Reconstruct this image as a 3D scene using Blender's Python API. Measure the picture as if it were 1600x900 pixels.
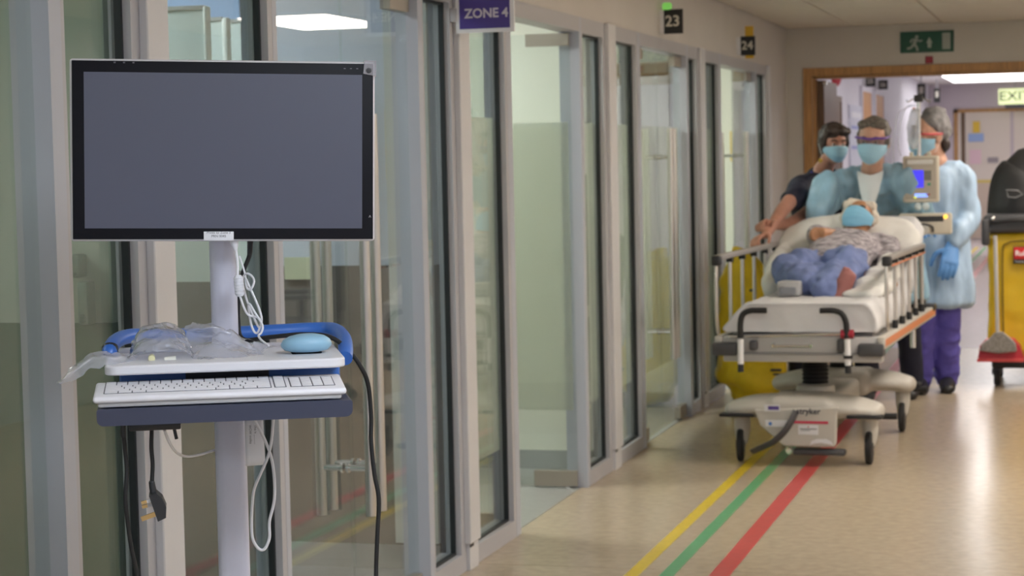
import bpy, bmesh, math, random
from mathutils import Vector, Matrix, noise
random.seed(7)
V = Vector
S = bpy.context.scene
COL = S.collection
for o in list(bpy.data.objects):
    bpy.data.objects.remove(o)

# ------------------------------------------------------------------ camera
FPX = 3245.3
H = 1.5
yaw, pit, rol = math.radians(15.388), math.radians(3.5147), math.radians(-1.2468)
_f = V((-math.sin(yaw) * math.cos(pit), math.cos(yaw) * math.cos(pit), -math.sin(pit)))
_r0 = V((math.cos(yaw), math.sin(yaw), 0))
_u0 = _r0.cross(_f)
_r = _r0 * math.cos(rol) + _u0 * math.sin(rol)
_u = -_r0 * math.sin(rol) + _u0 * math.cos(rol)
CAMP = V((0, 0, H))
cam = bpy.data.cameras.new('camera')
camo = bpy.data.objects.new('camera', cam)
COL.objects.link(camo)
M = Matrix((_r, _u, -_f)).transposed().to_4x4()
M.translation = CAMP
camo.matrix_world = M
cam.sensor_width = 36
cam.lens = FPX / 1600 * 36
cam.clip_end = 200
cam.dof.use_dof = True
cam.dof.focus_distance = 3.72
cam.dof.aperture_fstop = 10.0
S.camera = camo

# ------------------------------------------------------------------ world, exposure
S.view_settings.view_transform = 'Standard'
S.view_settings.look = 'None'
S.view_settings.exposure = 0.0
S.view_settings.gamma = 1
S.view_settings.use_curve_mapping = False
W = bpy.data.worlds.new('world')
S.world = W
W.use_nodes = True
W.node_tree.nodes['Background'].inputs[0].default_value = (0.62, 0.72, 1.0, 1)
W.node_tree.nodes['Background'].inputs[1].default_value = 1.6

# lamp strengths (the fittings themselves are built further down)
L_NEAR, L_MID, L_FAR, L_ROOM, L_DIM = 17.5, 26.0, 19.0, 44.0, 14.0


# ------------------------------------------------------------------ pixel -> point
def ray(px, py):
    return _r * ((px - 800) / FPX) + _u * (-(py - 450) / FPX) + _f


def PY(px, py, y):
    d = ray(px, py)
    return CAMP + d * (y / d.y)


def PZ(px, py, z=0.0):
    d = ray(px, py)
    return CAMP + d * ((z - H) / d.z)


def PX(px, py, x):
    d = ray(px, py)
    return CAMP + d * (x / d.x)


class Frame:
    """a local frame standing on the floor: origin, heading"""
    def __init__(s, o, a):
        s.o = V(o)
        s.a = a
        s.x = V((math.cos(a), math.sin(a), 0))
        s.y = V((-math.sin(a), math.cos(a), 0))

    def at(s, px, py, ly):
        d = ray(px, py)
        t = (ly - (CAMP - s.o).dot(s.y)) / d.dot(s.y)
        p = CAMP + d * t - s.o
        return V((p.dot(s.x), p.dot(s.y), p.z))

    def atx(s, px, py, lx):
        d = ray(px, py)
        t = (lx - (CAMP - s.o).dot(s.x)) / d.dot(s.x)
        p = CAMP + d * t - s.o
        return V((p.dot(s.x), p.dot(s.y), p.z))

    def loc(s, w):
        p = V(w) - s.o
        return V((p.dot(s.x), p.dot(s.y), p.z))


# ------------------------------------------------------------------ materials
MATS = {}


def mat(name, col, rough=0.5, metal=0.0, var=0.0, vscale=30.0, bump=0.0, bscale=200.0, emit=0.0,
        spec=0.5, stretch=(1, 1, 1), coat=0.0, trans=0.0, alpha=1.0):
    if name in MATS:
        return MATS[name]
    m = bpy.data.materials.new(name)
    m.use_nodes = True
    nt = m.node_tree
    b = nt.nodes['Principled BSDF']
    c = (col[0], col[1], col[2], 1)
    b.inputs['Base Color'].default_value = c
    b.inputs['Roughness'].default_value = rough
    b.inputs['Metallic'].default_value = metal
    b.inputs['Specular IOR Level'].default_value = spec
    b.inputs['Coat Weight'].default_value = coat
    b.inputs['Transmission Weight'].default_value = trans
    b.inputs['Alpha'].default_value = alpha
    if emit:
        b.inputs['Emission Color'].default_value = c
        b.inputs['Emission Strength'].default_value = emit
    if var or bump:
        tc = nt.nodes.new('ShaderNodeTexCoord')
        mp = nt.nodes.new('ShaderNodeMapping')
        mp.inputs['Scale'].default_value = stretch
        nt.links.new(tc.outputs['Object'], mp.inputs[0])
    if var:
        n = nt.nodes.new('ShaderNodeTexNoise')
        n.inputs['Scale'].default_value = vscale
        n.inputs['Detail'].default_value = 5
        nt.links.new(mp.outputs[0], n.inputs['Vector'])
        r = nt.nodes.new('ShaderNodeValToRGB')
        r.color_ramp.elements[0].position = 0.3
        r.color_ramp.elements[1].position = 0.7
        r.color_ramp.elements[0].color = tuple(x * (1 - var) for x in col) + (1,)
        r.color_ramp.elements[1].color = tuple(min(1, x * (1 + var)) for x in col) + (1,)
        nt.links.new(n.outputs['Fac'], r.inputs[0])
        nt.links.new(r.outputs[0], b.inputs['Base Color'])
    if bump:
        n2 = nt.nodes.new('ShaderNodeTexNoise')
        n2.inputs['Scale'].default_value = bscale
        n2.inputs['Detail'].default_value = 4
        nt.links.new(mp.outputs[0], n2.inputs['Vector'])
        bp = nt.nodes.new('ShaderNodeBump')
        bp.inputs['Strength'].default_value = bump
        bp.inputs['Distance'].default_value = 0.01
        nt.links.new(n2.outputs['Fac'], bp.inputs['Height'])
        nt.links.new(bp.outputs[0], b.inputs['Normal'])
    MATS[name] = m
    return m


def sheetmat(name, tint, base=0.04, gain=1.0, diff=0.0, dcol=(0.8, 0.8, 0.8), grough=0.0, transl=0.0, bump=0.0, bscale=60):
    """clear sheet: transparent + mirror by facing (Schlick, both faces alike) + some white diffuse"""
    if name in MATS:
        return MATS[name]
    m = bpy.data.materials.new(name)
    m.use_nodes = True
    nt = m.node_tree
    nt.nodes.clear()
    N = nt.nodes.new
    lk = nt.links.new
    out = N('ShaderNodeOutputMaterial')
    tr = N('ShaderNodeBsdfTransparent')
    tr.inputs[0].default_value = tuple(tint) + (1,)
    gl = N('ShaderNodeBsdfGlossy')
    gl.inputs['Roughness'].default_value = grough
    g = N('ShaderNodeNewGeometry')
    dot = N('ShaderNodeVectorMath')
    dot.operation = 'DOT_PRODUCT'
    lk(g.outputs['Incoming'], dot.inputs[0])
    lk(g.outputs['Normal'], dot.inputs[1])
    ab = N('ShaderNodeMath'); ab.operation = 'ABSOLUTE'
    lk(dot.outputs['Value'], ab.inputs[0])
    om = N('ShaderNodeMath'); om.operation = 'SUBTRACT'; om.inputs[0].default_value = 1
    lk(ab.outputs[0], om.inputs[1])
    pw = N('ShaderNodeMath'); pw.operation = 'POWER'; pw.inputs[1].default_value = 5
    lk(om.outputs[0], pw.inputs[0])
    ma = N('ShaderNodeMath'); ma.operation = 'MULTIPLY_ADD'; ma.use_clamp = True
    ma.inputs[1].default_value = (1 - base) * gain
    ma.inputs[2].default_value = base * gain
    lk(pw.outputs[0], ma.inputs[0])
    body = tr
    if diff or transl:
        df = N('ShaderNodeBsdfDiffuse'); df.inputs[0].default_value = tuple(dcol) + (1,)
        tl = N('ShaderNodeBsdfTranslucent'); tl.inputs[0].default_value = tuple(dcol) + (1,)
        mx0 = N('ShaderNodeMixShader'); mx0.inputs[0].default_value = transl
        lk(df.outputs[0], mx0.inputs[1]); lk(tl.outputs[0], mx0.inputs[2])
        mx1 = N('ShaderNodeMixShader'); mx1.inputs[0].default_value = diff
        lk(tr.outputs[0], mx1.inputs[1]); lk(mx0.outputs[0], mx1.inputs[2])
        body = mx1
    if bump:
        tc = N('ShaderNodeTexCoord'); n2 = N('ShaderNodeTexNoise'); n2.inputs['Scale'].default_value = bscale
        lk(tc.outputs['Object'], n2.inputs['Vector'])
        bp = N('ShaderNodeBump'); bp.inputs['Strength'].default_value = bump; bp.inputs['Distance'].default_value = 0.01
        lk(n2.outputs['Fac'], bp.inputs['Height']); lk(bp.outputs[0], gl.inputs['Normal'])
    mx = N('ShaderNodeMixShader')
    lk(ma.outputs[0], mx.inputs[0]); lk(body.outputs[0], mx.inputs[1]); lk(gl.outputs[0], mx.inputs[2])
    lk(mx.outputs[0], out.inputs[0])
    MATS[name] = m
    return m


m_wall = mat('wall_paint', (0.60, 0.565, 0.53), 0.6, var=0.03, vscale=3)
m_wallend = mat('end_wall_paint', (0.60, 0.565, 0.52), 0.6, var=0.03, vscale=3)
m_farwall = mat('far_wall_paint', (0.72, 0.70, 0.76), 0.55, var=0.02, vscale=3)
m_farend = mat('far_end_paint', (0.60, 0.53, 0.58), 0.6)
m_roomwall = mat('room_paint', (0.70, 0.71, 0.62), 0.6)
m_roomgreen = mat('room_green', (0.36, 0.44, 0.36), 0.6)
m_roomdark = mat('room_dado', (0.10, 0.17, 0.12), 0.6)
m_blue = mat('room_blue', (0.34, 0.50, 0.75), 0.6)
m_floor = mat('floor_vinyl', (0.42, 0.34, 0.245), 0.25, var=0.10, vscale=22, coat=0.0, spec=0.5)
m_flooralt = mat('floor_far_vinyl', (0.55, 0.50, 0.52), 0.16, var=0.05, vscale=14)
m_floorroom = mat('floor_room_vinyl', (0.30, 0.31, 0.30), 0.3, var=0.06, vscale=20)
m_joint = mat('joint', (0.16, 0.13, 0.10), 0.8)
m_tile = mat('ceiling_tile', (0.74, 0.68, 0.585), 0.8, var=0.05, vscale=12, stretch=(1, 9, 1))
m_grid = mat('ceiling_grid', (0.40, 0.36, 0.31), 0.6)
m_alu = mat('aluminium_frame', (0.44, 0.435, 0.46), 0.42, 0.0)
m_alu2 = mat('bluish_frame', (0.45, 0.47, 0.53), 0.42, 0.0)
m_post = mat('post_white', (0.62, 0.615, 0.63), 0.45, var=0.03, vscale=6)
m_gasket = mat('gasket', (0.012, 0.016, 0.018), 0.5)
m_steel = mat('brushed_steel', (0.62, 0.59, 0.56), 0.3, 0.9)
m_patch = mat('patch_steel', (0.40, 0.36, 0.30), 0.42, 0.5)
m_chrome = mat('chrome', (0.75, 0.74, 0.73), 0.14, 1.0)
m_wood = mat('oak_trim', (0.44, 0.235, 0.085), 0.45, var=0.25, vscale=10, stretch=(8, 8, 0.6))
m_woodd = mat('dark_door', (0.13, 0.075, 0.04), 0.45, var=0.2, vscale=10, stretch=(8, 8, 0.6))
m_wooda = mat('amber_door', (0.55, 0.24, 0.05), 0.45, var=0.15, vscale=8, stretch=(8, 8, 0.6))
m_black = mat('black_plastic', (0.018, 0.018, 0.02), 0.42)
m_blackr = mat('black_rubber', (0.012, 0.012, 0.013), 0.65)
m_white = mat('white_plastic', (0.78, 0.77, 0.79), 0.4)
m_paper = mat('paper', (0.80, 0.80, 0.84), 0.7)
m_ink = mat('ink', (0.06, 0.06, 0.08), 0.7)
m_yel = mat('line_yellow', (0.62, 0.46, 0.03), 0.3, var=0.08, vscale=25)
m_grn = mat('line_green', (0.10, 0.34, 0.16), 0.3, var=0.08, vscale=25)
m_red = mat('line_red', (0.50, 0.07, 0.07), 0.3, var=0.08, vscale=25)
m_lamp = {}


def lampmat(k, col, s):
    m = mat('lamp_' + k, col, 0.5, emit=s)
    return m


m_glass = sheetmat('pane_glass', (0.945, 0.975, 0.96), 0.04, 1.0)
m_glassd = sheetmat('door_glass', (0.96, 0.98, 0.97), 0.05, 1.0)
m_frost = sheetmat('frosted_film', (0.90, 0.92, 0.88), 0.03, 0.5, diff=0.86, dcol=(0.84, 0.855, 0.79), transl=0.6)


# ------------------------------------------------------------------ mesh builder
def cr(pts, n=8, closed=False):
    """Catmull-Rom through points"""
    P = [V(p) for p in pts]
    out = []
    L = len(P)
    rng = range(L if closed else L - 1)
    for i in rng:
        if closed:
            a, b, c, d = P[(i - 1) % L], P[i], P[(i + 1) % L], P[(i + 2) % L]
        else:
            a = P[i - 1] if i else P[0] * 2 - P[1]
            b, c = P[i], P[i + 1]
            d = P[i + 2] if i + 2 < L else P[-1] * 2 - P[-2]
        for k in range(n):
            t = k / n
            out.append(0.5 * ((2 * b) + (c - a) * t + (2 * a - 5 * b + 4 * c - d) * t * t + (3 * b - a - 3 * c + d) * t ** 3))
    if not closed:
        out.append(P[-1])
    return out


class MB:
    def __init__(s):
        s.v = []
        s.f = []

    def add(s, vs, fs):
        b = len(s.v)
        s.v += [V(x) for x in vs]
        s.f += [tuple(i + b for i in f) for f in fs]
        return s

    def box(s, lo, hi, R=None, c=None):
        (a, b, d), (e, f, g) = lo, hi
        vs = [V(p) for p in ((a, b, d), (e, b, d), (e, f, d), (a, f, d), (a, b, g), (e, b, g), (e, f, g), (a, f, g))]
        if R is not None:
            cc = V(c) if c is not None else (V(lo) + V(hi)) / 2
            vs = [cc + R @ (p - cc) for p in vs]
        return s.add(vs, [(0, 3, 2, 1), (4, 5, 6, 7), (0, 1, 5, 4), (1, 2, 6, 5), (2, 3, 7, 6), (3, 0, 4, 7)])

    def rbox(s, lo, hi, r=0.01, seg=2, R=None, c=None):
        bm = bmesh.new()
        bmesh.ops.create_cube(bm, size=1)
        lo = V(lo); hi = V(hi)
        for v in bm.verts:
            v.co = V([(lo[i] + hi[i]) / 2 + v.co[i] * (hi[i] - lo[i]) for i in range(3)])
        r = min(r, 0.49 * min(hi[i] - lo[i] for i in range(3)))
        bmesh.ops.bevel(bm, geom=bm.edges[:], offset=r, segments=seg, profile=0.5, affect='EDGES')
        if R is not None:
            cc = V(c) if c is not None else (lo + hi) / 2
            for v in bm.verts:
                v.co = cc + R @ (v.co - cc)
        bm.verts.index_update()
        s.add([v.co.copy() for v in bm.verts], [[v.index for v in f.verts] for f in bm.faces])
        bm.free()
        return s

    def cyl(s, p0, p1, r0, r1=None, n=16, cap=True):
        p0 = V(p0); p1 = V(p1)
        r1 = r0 if r1 is None else r1
        t = (p1 - p0).normalized()
        u = t.orthogonal().normalized()
        w = t.cross(u)
        vs = []
        for p, r in ((p0, r0), (p1, r1)):
            for k in range(n):
                a = 2 * math.pi * k / n
                vs.append(p + (u * math.cos(a) + w * math.sin(a)) * r)
        fs = [(k, (k + 1) % n, n + (k + 1) % n, n + k) for k in range(n)]
        if cap:
            fs += [tuple(range(n))[::-1], tuple(range(n, 2 * n))]
        return s.add(vs, fs)

    def tube(s, pts, r, n=10, closed=False, flat=None):
        """sweep; r is a number or list; flat=(a,b) gives an elliptic section, wide along the transported normal"""
        P = [V(p) for p in pts]
        L = len(P)
        T = []
        for i in range(L):
            a = P[(i - 1) % L] if (closed or i) else P[0]
            b = P[(i + 1) % L] if (closed or i < L - 1) else P[-1]
            d = b - a
            T.append(d.normalized() if d.length > 1e-9 else V((0, 0, 1)))
        u = T[0].orthogonal().normalized()
        if flat is not None and len(flat) > 2:
            w = V(flat[2])
            u = (w - T[0] * w.dot(T[0])).normalized()
        vs = []
        for i in range(L):
            u = (u - T[i] * u.dot(T[i]))
            u = u.normalized() if u.length > 1e-6 else T[i].orthogonal().normalized()
            w = T[i].cross(u)
            rr = r[i] if isinstance(r, (list, tuple)) else r
            a_, b_ = (rr, rr) if flat is None else (flat[0] * rr, flat[1] * rr)
            for k in range(n):
                an = 2 * math.pi * k / n
                vs.append(P[i] + u * math.cos(an) * a_ + w * math.sin(an) * b_)
        fs = []
        for i in range(L if closed else L - 1):
            j = (i + 1) % L
            for k in range(n):
                fs.append((i * n + k, i * n + (k + 1) % n, j * n + (k + 1) % n, j * n + k))
        if not closed:
            fs += [tuple(range(n))[::-1], tuple(range((L - 1) * n, L * n))]
        return s.add(vs, fs)

    def ell(s, c, rad, nu=16, nv=10, R=None):
        c = V(c)
        vs = [c + (R @ V((0, 0, -rad[2])) if R else V((0, 0, -rad[2])))]
        for j in range(1, nv):
            ph = -math.pi / 2 + math.pi * j / nv
            for i in range(nu):
                th = 2 * math.pi * i / nu
                p = V((rad[0] * math.cos(ph) * math.cos(th), rad[1] * math.cos(ph) * math.sin(th), rad[2] * math.sin(ph)))
                vs.append(c + (R @ p if R else p))
        vs.append(c + (R @ V((0, 0, rad[2])) if R else V((0, 0, rad[2]))))
        fs = [(0, 1 + (i + 1) % nu, 1 + i) for i in range(nu)]
        for j in range(nv - 2):
            for i in range(nu):
                a = 1 + j * nu + i
                b = 1 + j * nu + (i + 1) % nu
                fs.append((a, b, b + nu, a + nu))
        e = len(vs) - 1
        fs += [(e, 1 + (nv - 2) * nu + i, 1 + (nv - 2) * nu + (i + 1) % nu) for i in range(nu)]
        return s.add(vs, fs)

    def prism(s, outline, axis, a, b):
        """outline in the two other axes (order x,y,z without axis), extruded from a to b along axis"""
        n = len(outline)
        def mk(p, t):
            q = list(p)
            q.insert(axis, t)
            return V(q)
        vs = [mk(p, a) for p in outline] + [mk(p, b) for p in outline]
        fs = [(k, (k + 1) % n, n + (k + 1) % n, n + k) for k in range(n)]
        fs += [tuple(range(n))[::-1], tuple(range(n, 2 * n))]
        return s.add(vs, fs)

    def lathe(s, prof, c, n=20, axis=2):
        c = V(c)
        vs = []
        for r, h in prof:
            for k in range(n):
                a = 2 * math.pi * k / n
                q = [r * math.cos(a), r * math.sin(a)]
                q.insert(axis, h)
                vs.append(c + V(q))
        L = len(prof)
        fs = []
        for i in range(L - 1):
            for k in range(n):
                fs.append((i * n + k, i * n + (k + 1) % n, (i + 1) * n + (k + 1) % n, (i + 1) * n + k))
        fs += [tuple(range(n))[::-1], tuple(range((L - 1) * n, L * n))]
        return s.add(vs, fs)

    def loft(s, pts, rad, wide=(1, 0, 0), n=16, sub=4):
        """capsule-ended loft with elliptic sections: rad = [(a,b)], a along 'wide'"""
        P = [V(p) for p in pts]
        if sub > 1 and len(P) > 2:
            Q = cr(P, sub)
            RA = cr([V((a, b, 0)) for a, b in rad], sub)
            P = Q
            rad = [(max(q.x, 1e-3), max(q.y, 1e-3)) for q in RA]
        L = len(P)
        W_ = V(wide)
        rings = []
        for i in range(L):
            a = P[max(i - 1, 0)]; b = P[min(i + 1, L - 1)]
            t = (b - a).normalized()
            u = W_ - t * W_.dot(t)
            u = u.normalized() if u.length > 1e-3 else t.orthogonal().normalized()
            w = t.cross(u)
            rings.append((P[i], t, u, w, rad[i][0], rad[i][1]))
        def cap(rg, sgn):
            p, t, u, w, a, b = rg
            m = min(a, b)
            return [(p + t * sgn * m * math.sin(f), t, u, w, a * math.cos(f), b * math.cos(f)) for f in (0.5, 1.0, 1.35)]
        rings = cap(rings[0], -1)[::-1] + rings + cap(rings[-1], 1)
        vs = []
        for p, t, u, w, a, b in rings:
            for k in range(n):
                an = 2 * math.pi * k / n
                vs.append(p + u * a * math.cos(an) + w * b * math.sin(an))
        fs = []
        for i in range(len(rings) - 1):
            for k in range(n):
                fs.append((i * n + k, i * n + (k + 1) % n, (i + 1) * n + (k + 1) % n, (i + 1) * n + k))
        fs += [tuple(range(n))[::-1], tuple(range((len(rings) - 1) * n, len(rings) * n))]
        return s.add(vs, fs)

    def sheet(s, rows, sub=6, amp=0.0, fs_=20.0, thick=0.0, seed=0):
        """smooth sheet through a grid of points, crumpled with noise"""
        R1 = [cr(r, sub) for r in rows]
        n = len(R1[0])
        colsm = [cr([R1[j][i] for j in range(len(R1))], sub) for i in range(n)]
        m = len(colsm[0])
        g = [[colsm[i][j] for i in range(n)] for j in range(m)]
        vs = []
        for j in range(m):
            for i in range(n):
                p = g[j][i]
                if amp:
                    q = p * fs_ + V((seed * 3.1, seed * 1.7, seed))
                    d = noise.noise_vector(q) + 0.5 * noise.noise_vector(q * 2.3)
                    p = p + d * amp
                vs.append(p)
        fs = [(j * n + i, j * n + i + 1, (j + 1) * n + i + 1, (j + 1) * n + i) for j in range(m - 1) for i in range(n - 1)]
        if thick:
            nrm = (V(g[0][-1]) - V(g[0][0])).cross(V(g[-1][0]) - V(g[0][0])).normalized() * thick
            k = len(vs)
            vs = vs + [p - nrm for p in vs]
            fs = fs + [tuple(x + k for x in f[::-1]) for f in fs]
            rim = [i for i in range(n)] + [j * n + n - 1 for j in range(1, m)] + [(m - 1) * n + i for i in range(n - 2, -1, -1)] + [j * n for j in range(m - 2, 0, -1)]
            for a in range(len(rim)):
                p, q = rim[a], rim[(a + 1) % len(rim)]
                fs.append((q, p, p + k, q + k))
        return s.add(vs, fs)

    def xf(s, Mx):
        s.v = [Mx @ p for p in s.v]
        return s

    def build(s, name, m, parent=None, smooth=True, angle=40):
        me = bpy.data.meshes.new(name)
        me.from_pydata([tuple(p) for p in s.v], [], s.f)
        bm = bmesh.new()
        bm.from_mesh(me)
        bmesh.ops.recalc_face_normals(bm, faces=bm.faces[:])
        if smooth:
            ca = math.radians(angle)
            for f in bm.faces:
                f.smooth = True
            for e in bm.edges:
                if len(e.link_faces) == 2 and e.calc_face_angle(0) > ca:
                    e.smooth = False
        bm.to_mesh(me)
        bm.free()
        me.materials.append(m)
        return link(name, me, parent)


def link(name, me, parent=None):
    o = bpy.data.objects.new(name, me)
    COL.objects.link(o)
    o.parent = parent
    return o


def tag(o, label=None, cat=None, group=None, kind=None):
    if label: o['label'] = label
    if cat: o['category'] = cat
    if group: o['group'] = group
    if kind: o['kind'] = kind
    return o


def thing(name, label, cat, loc=(0, 0, 0), rz=0.0, group=None):
    o = bpy.data.objects.new(name, None)
    COL.objects.link(o)
    o.location = loc
    o.rotation_euler = (0, 0, rz)
    o.empty_display_size = 0.1
    return tag(o, label, cat, group)


def struct(o):
    o['kind'] = 'structure'
    return o


def sempty(name, loc=(0, 0, 0)):
    o = bpy.data.objects.new(name, None)
    COL.objects.link(o)
    o.location = loc
    o['kind'] = 'structure'
    return o


def text(name, body, size, m, parent, Mx, extrude=0.0006, align='CENTER', bold=0.0, sx=1.0):
    cu = bpy.data.curves.new(name, 'FONT')
    cu.body = body
    cu.size = size
    cu.align_x = align
    cu.align_y = 'CENTER'
    cu.extrude = extrude
    cu.offset = bold
    cu.resolution_u = 3
    t = bpy.data.objects.new('tmp', cu)
    COL.objects.link(t)
    dg = bpy.context.evaluated_depsgraph_get()
    me = bpy.data.meshes.new_from_object(t.evaluated_get(dg))
    bpy.data.objects.remove(t)
    me.transform(Mx @ Matrix.Diagonal((sx, 1, 1, 1)))
    me.materials.clear()
    me.materials.append(m)
    return link(name, me, parent)


def basis(o, x, y):
    """matrix with text x and y axes"""
    x = V(x).normalized(); y = V(y).normalized()
    z = x.cross(y)
    Mx = Matrix((x, y, z)).transposed().to_4x4()
    Mx.translation = V(o)
    return Mx


def fuse(name, mb, m, parent, voxel=0.008, sm=4, amp=0.0, fsc=9.0, seed=0.0, aniso=(1, 1, 1), adapt=0.0):
    """weld overlapping solids into one continuous skin"""
    me = bpy.data.meshes.new(name)
    me.from_pydata([tuple(p) for p in mb.v], [], mb.f)
    o = bpy.data.objects.new(name, me)
    COL.objects.link(o)
    md = o.modifiers.new('r', 'REMESH')
    md.mode = 'VOXEL'
    md.voxel_size = voxel
    md.adaptivity = adapt
    if sm:
        s_ = o.modifiers.new('s', 'SMOOTH')
        s_.iterations = sm
        s_.factor = 0.5
    dg = bpy.context.evaluated_depsgraph_get()
    me2 = bpy.data.meshes.new_from_object(o.evaluated_get(dg))
    bpy.data.objects.remove(o)
    bpy.data.meshes.remove(me)
    if amp:
        nr = [v.normal.copy() for v in me2.vertices]
        co = []
        for v, n0 in zip(me2.vertices, nr):
            c = v.co.copy()
            q = V((c.x * aniso[0], c.y * aniso[1], c.z * aniso[2])) * fsc + V((seed, seed * 2, seed * 3))
            c += n0 * ((noise.noise(q) + 0.5 * noise.noise(q * 2.1)) * amp)
            co += [c.x, c.y, c.z]
        me2.vertices.foreach_set('co', co)
        me2.update()
    me2.polygons.foreach_set('use_smooth', [True] * len(me2.polygons))
    me2.materials.clear()
    me2.materials.append(m)
    return link(name, me2, parent)


# ================================================================== THE SETTING
WX = -2.185            # corridor face of the glazing
CZ = 2.465             # corridor ceiling
YE = 16.07             # end wall
RX = 1.70              # right wall
XB = -5.2              # back of the side rooms
FZ = 2.62              # ceiling of the corridor beyond

# ---- floor in long vinyl sheets with a joint between them
fl = struct(MB().box((XB - .1, -4.2, -0.08), (RX + .1, 36.2, -0.006)).build('floor', m_joint, smooth=False))
cuts = [-4.2, -2.05, 1.08, 4.22, 7.365, 10.50, 13.63, 16.10]
for a, b in zip(cuts, cuts[1:]):
    MB().box((WX - .03, a + .002, -0.006), (RX + .1, b - .002, 0)).build('vinyl_sheet', m_floor, fl, smooth=False)
far_cuts = [16.10, 20.1, 24.1, 28.1, 32.1, 36.1]
for a, b in zip(far_cuts, far_cuts[1:]):
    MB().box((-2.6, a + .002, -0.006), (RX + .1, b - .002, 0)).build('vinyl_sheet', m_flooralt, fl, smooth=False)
posts = [(2.03, 2.17), (4.60, 4.745), (7.205, 7.36), (9.68, 9.86), (12.15, 12.33), (14.93, 15.05)]
for (a, b), (c, d) in zip(posts, posts[1:]):
    MB().box((XB, (a + b) / 2 + .002, -0.006), (WX - .035, (c + d) / 2 - .002, -0.0005)).build('room_vinyl_sheet', m_floorroom, fl, smooth=False)


def floor_line(x0, x1, m, label):
    o = MB().box((x0, 2.0, 0.0002), (x1, 33.0, 0.0014)).build('floor_line', m, smooth=False)
    tag(o, label, 'floor line')


xy = PZ(974.8, 900).x, PZ(997, 900).x
floor_line(xy[0], xy[1], m_yel, 'yellow guide line on the floor, closest to the glass wall')
xg = PZ(1029.8, 900).x, PZ(1052.2, 900).x
floor_line(xg[0], xg[1], m_grn, 'green guide line on the floor between yellow and red lines')
xr = PZ(1107.5, 900).x, PZ(1140, 900).x
floor_line(xr[0], xr[1], m_red, 'wide red guide line running along the beige floor')

# ---- ceiling with tiles
ce = struct(MB().box((WX - .12, -4.2, CZ + 0.012), (RX + .1, YE + .2, CZ + .1)).build('ceiling', m_grid, smooth=False))
tx = [WX, -1.683, -1.012, -0.341, 0.33, 1.0, RX]
ty = [YE - 0.672 * k for k in range(9)]
me_t = {}
for i in range(6):
    for j in range(8):
        w = tx[i + 1] - tx[i]
        key = round(w, 3)
        if key not in me_t:
            me_t[key] = MB().box((0.007, 0.007, 0), (w - .007, .672 - .007, .012)).build('ceiling_tile', m_tile, ce, smooth=False)
            o = me_t[key]
        else:
            o = link('ceiling_tile', me_t[key].data, ce)
        o.location = (tx[i], ty[j + 1], CZ)
MB().box((WX, -4.2, CZ), (RX, ty[-1] - .01, CZ + .012)).build('ceiling_field', m_tile, ce, smooth=False)
struct(MB().box((-2.6, YE + .2, FZ), (RX + .1, 36.2, FZ + .1)).build('ceiling_far', mat('far_ceiling', (0.74, 0.70, 0.68), .8), smooth=False))
struct(MB().box((XB - .1, 2.0, 2.6), (WX - .12, YE + .2, 2.7)).build('ceiling_rooms', mat('room_ceiling', (0.7, 0.7, 0.68), .8), smooth=False))

# ---- walls
wl = struct(MB().box((WX - .12, -4.2, 2.14), (WX - .005, 15.05, CZ + .05)).box((WX - .12, 15.05, 0), (WX - .005, YE + .02, CZ + .05))
            .box((WX - .12, -4.2, 0), (WX - .005, 2.03, 2.14)).build('wall_left', m_wall, smooth=False))
struct(MB().box((RX, -4.2, 0), (RX + .12, YE + .2, CZ + .05)).build('wall_right', mat('right_wall', (0.66, 0.64, 0.63), .6), smooth=False))
OXL, OXR, OZ = -1.995, 0.05, 2.095
struct(MB().box((WX - .12, YE, 0), (OXL, YE + .2, CZ + .2)).box((OXR, YE, 0), (RX, YE + .2, CZ + .2)).box((OXL, YE, OZ), (OXR, YE + .2, CZ + .2)).build('wall_end', m_wallend, smooth=False))
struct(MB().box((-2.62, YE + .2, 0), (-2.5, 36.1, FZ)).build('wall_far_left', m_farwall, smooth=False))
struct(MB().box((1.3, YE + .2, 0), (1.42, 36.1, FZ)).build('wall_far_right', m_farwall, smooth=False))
struct(MB().box((-2.6, 36, 0), (1.4, 36.15, FZ)).build('wall_far_end', m_farend, smooth=False))
# rear wall with an unseen window added to let daylight in behind the camera
struct(MB().box((WX - .1, -4.2, 0), (RX, -4.1, 0.85)).box((WX - .1, -4.2, 2.3), (RX, -4.1, CZ + .05)).box((WX - .1, -4.2, .85), (-1.95, -4.1, 2.3)).box((1.45, -4.2, .85), (RX, -4.1, 2.3)).build('wall_rear', m_wall, smooth=False))
wr = sempty('window_20', (-.25, -4.15, .85))
for k in range(5):
    x = -1.7 + 3.4 * k / 4
    MB().box((x - .03, -.03, 0), (x + .03, .03, 1.45)).build('window_frame', m_alu, wr, smooth=False)
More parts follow.
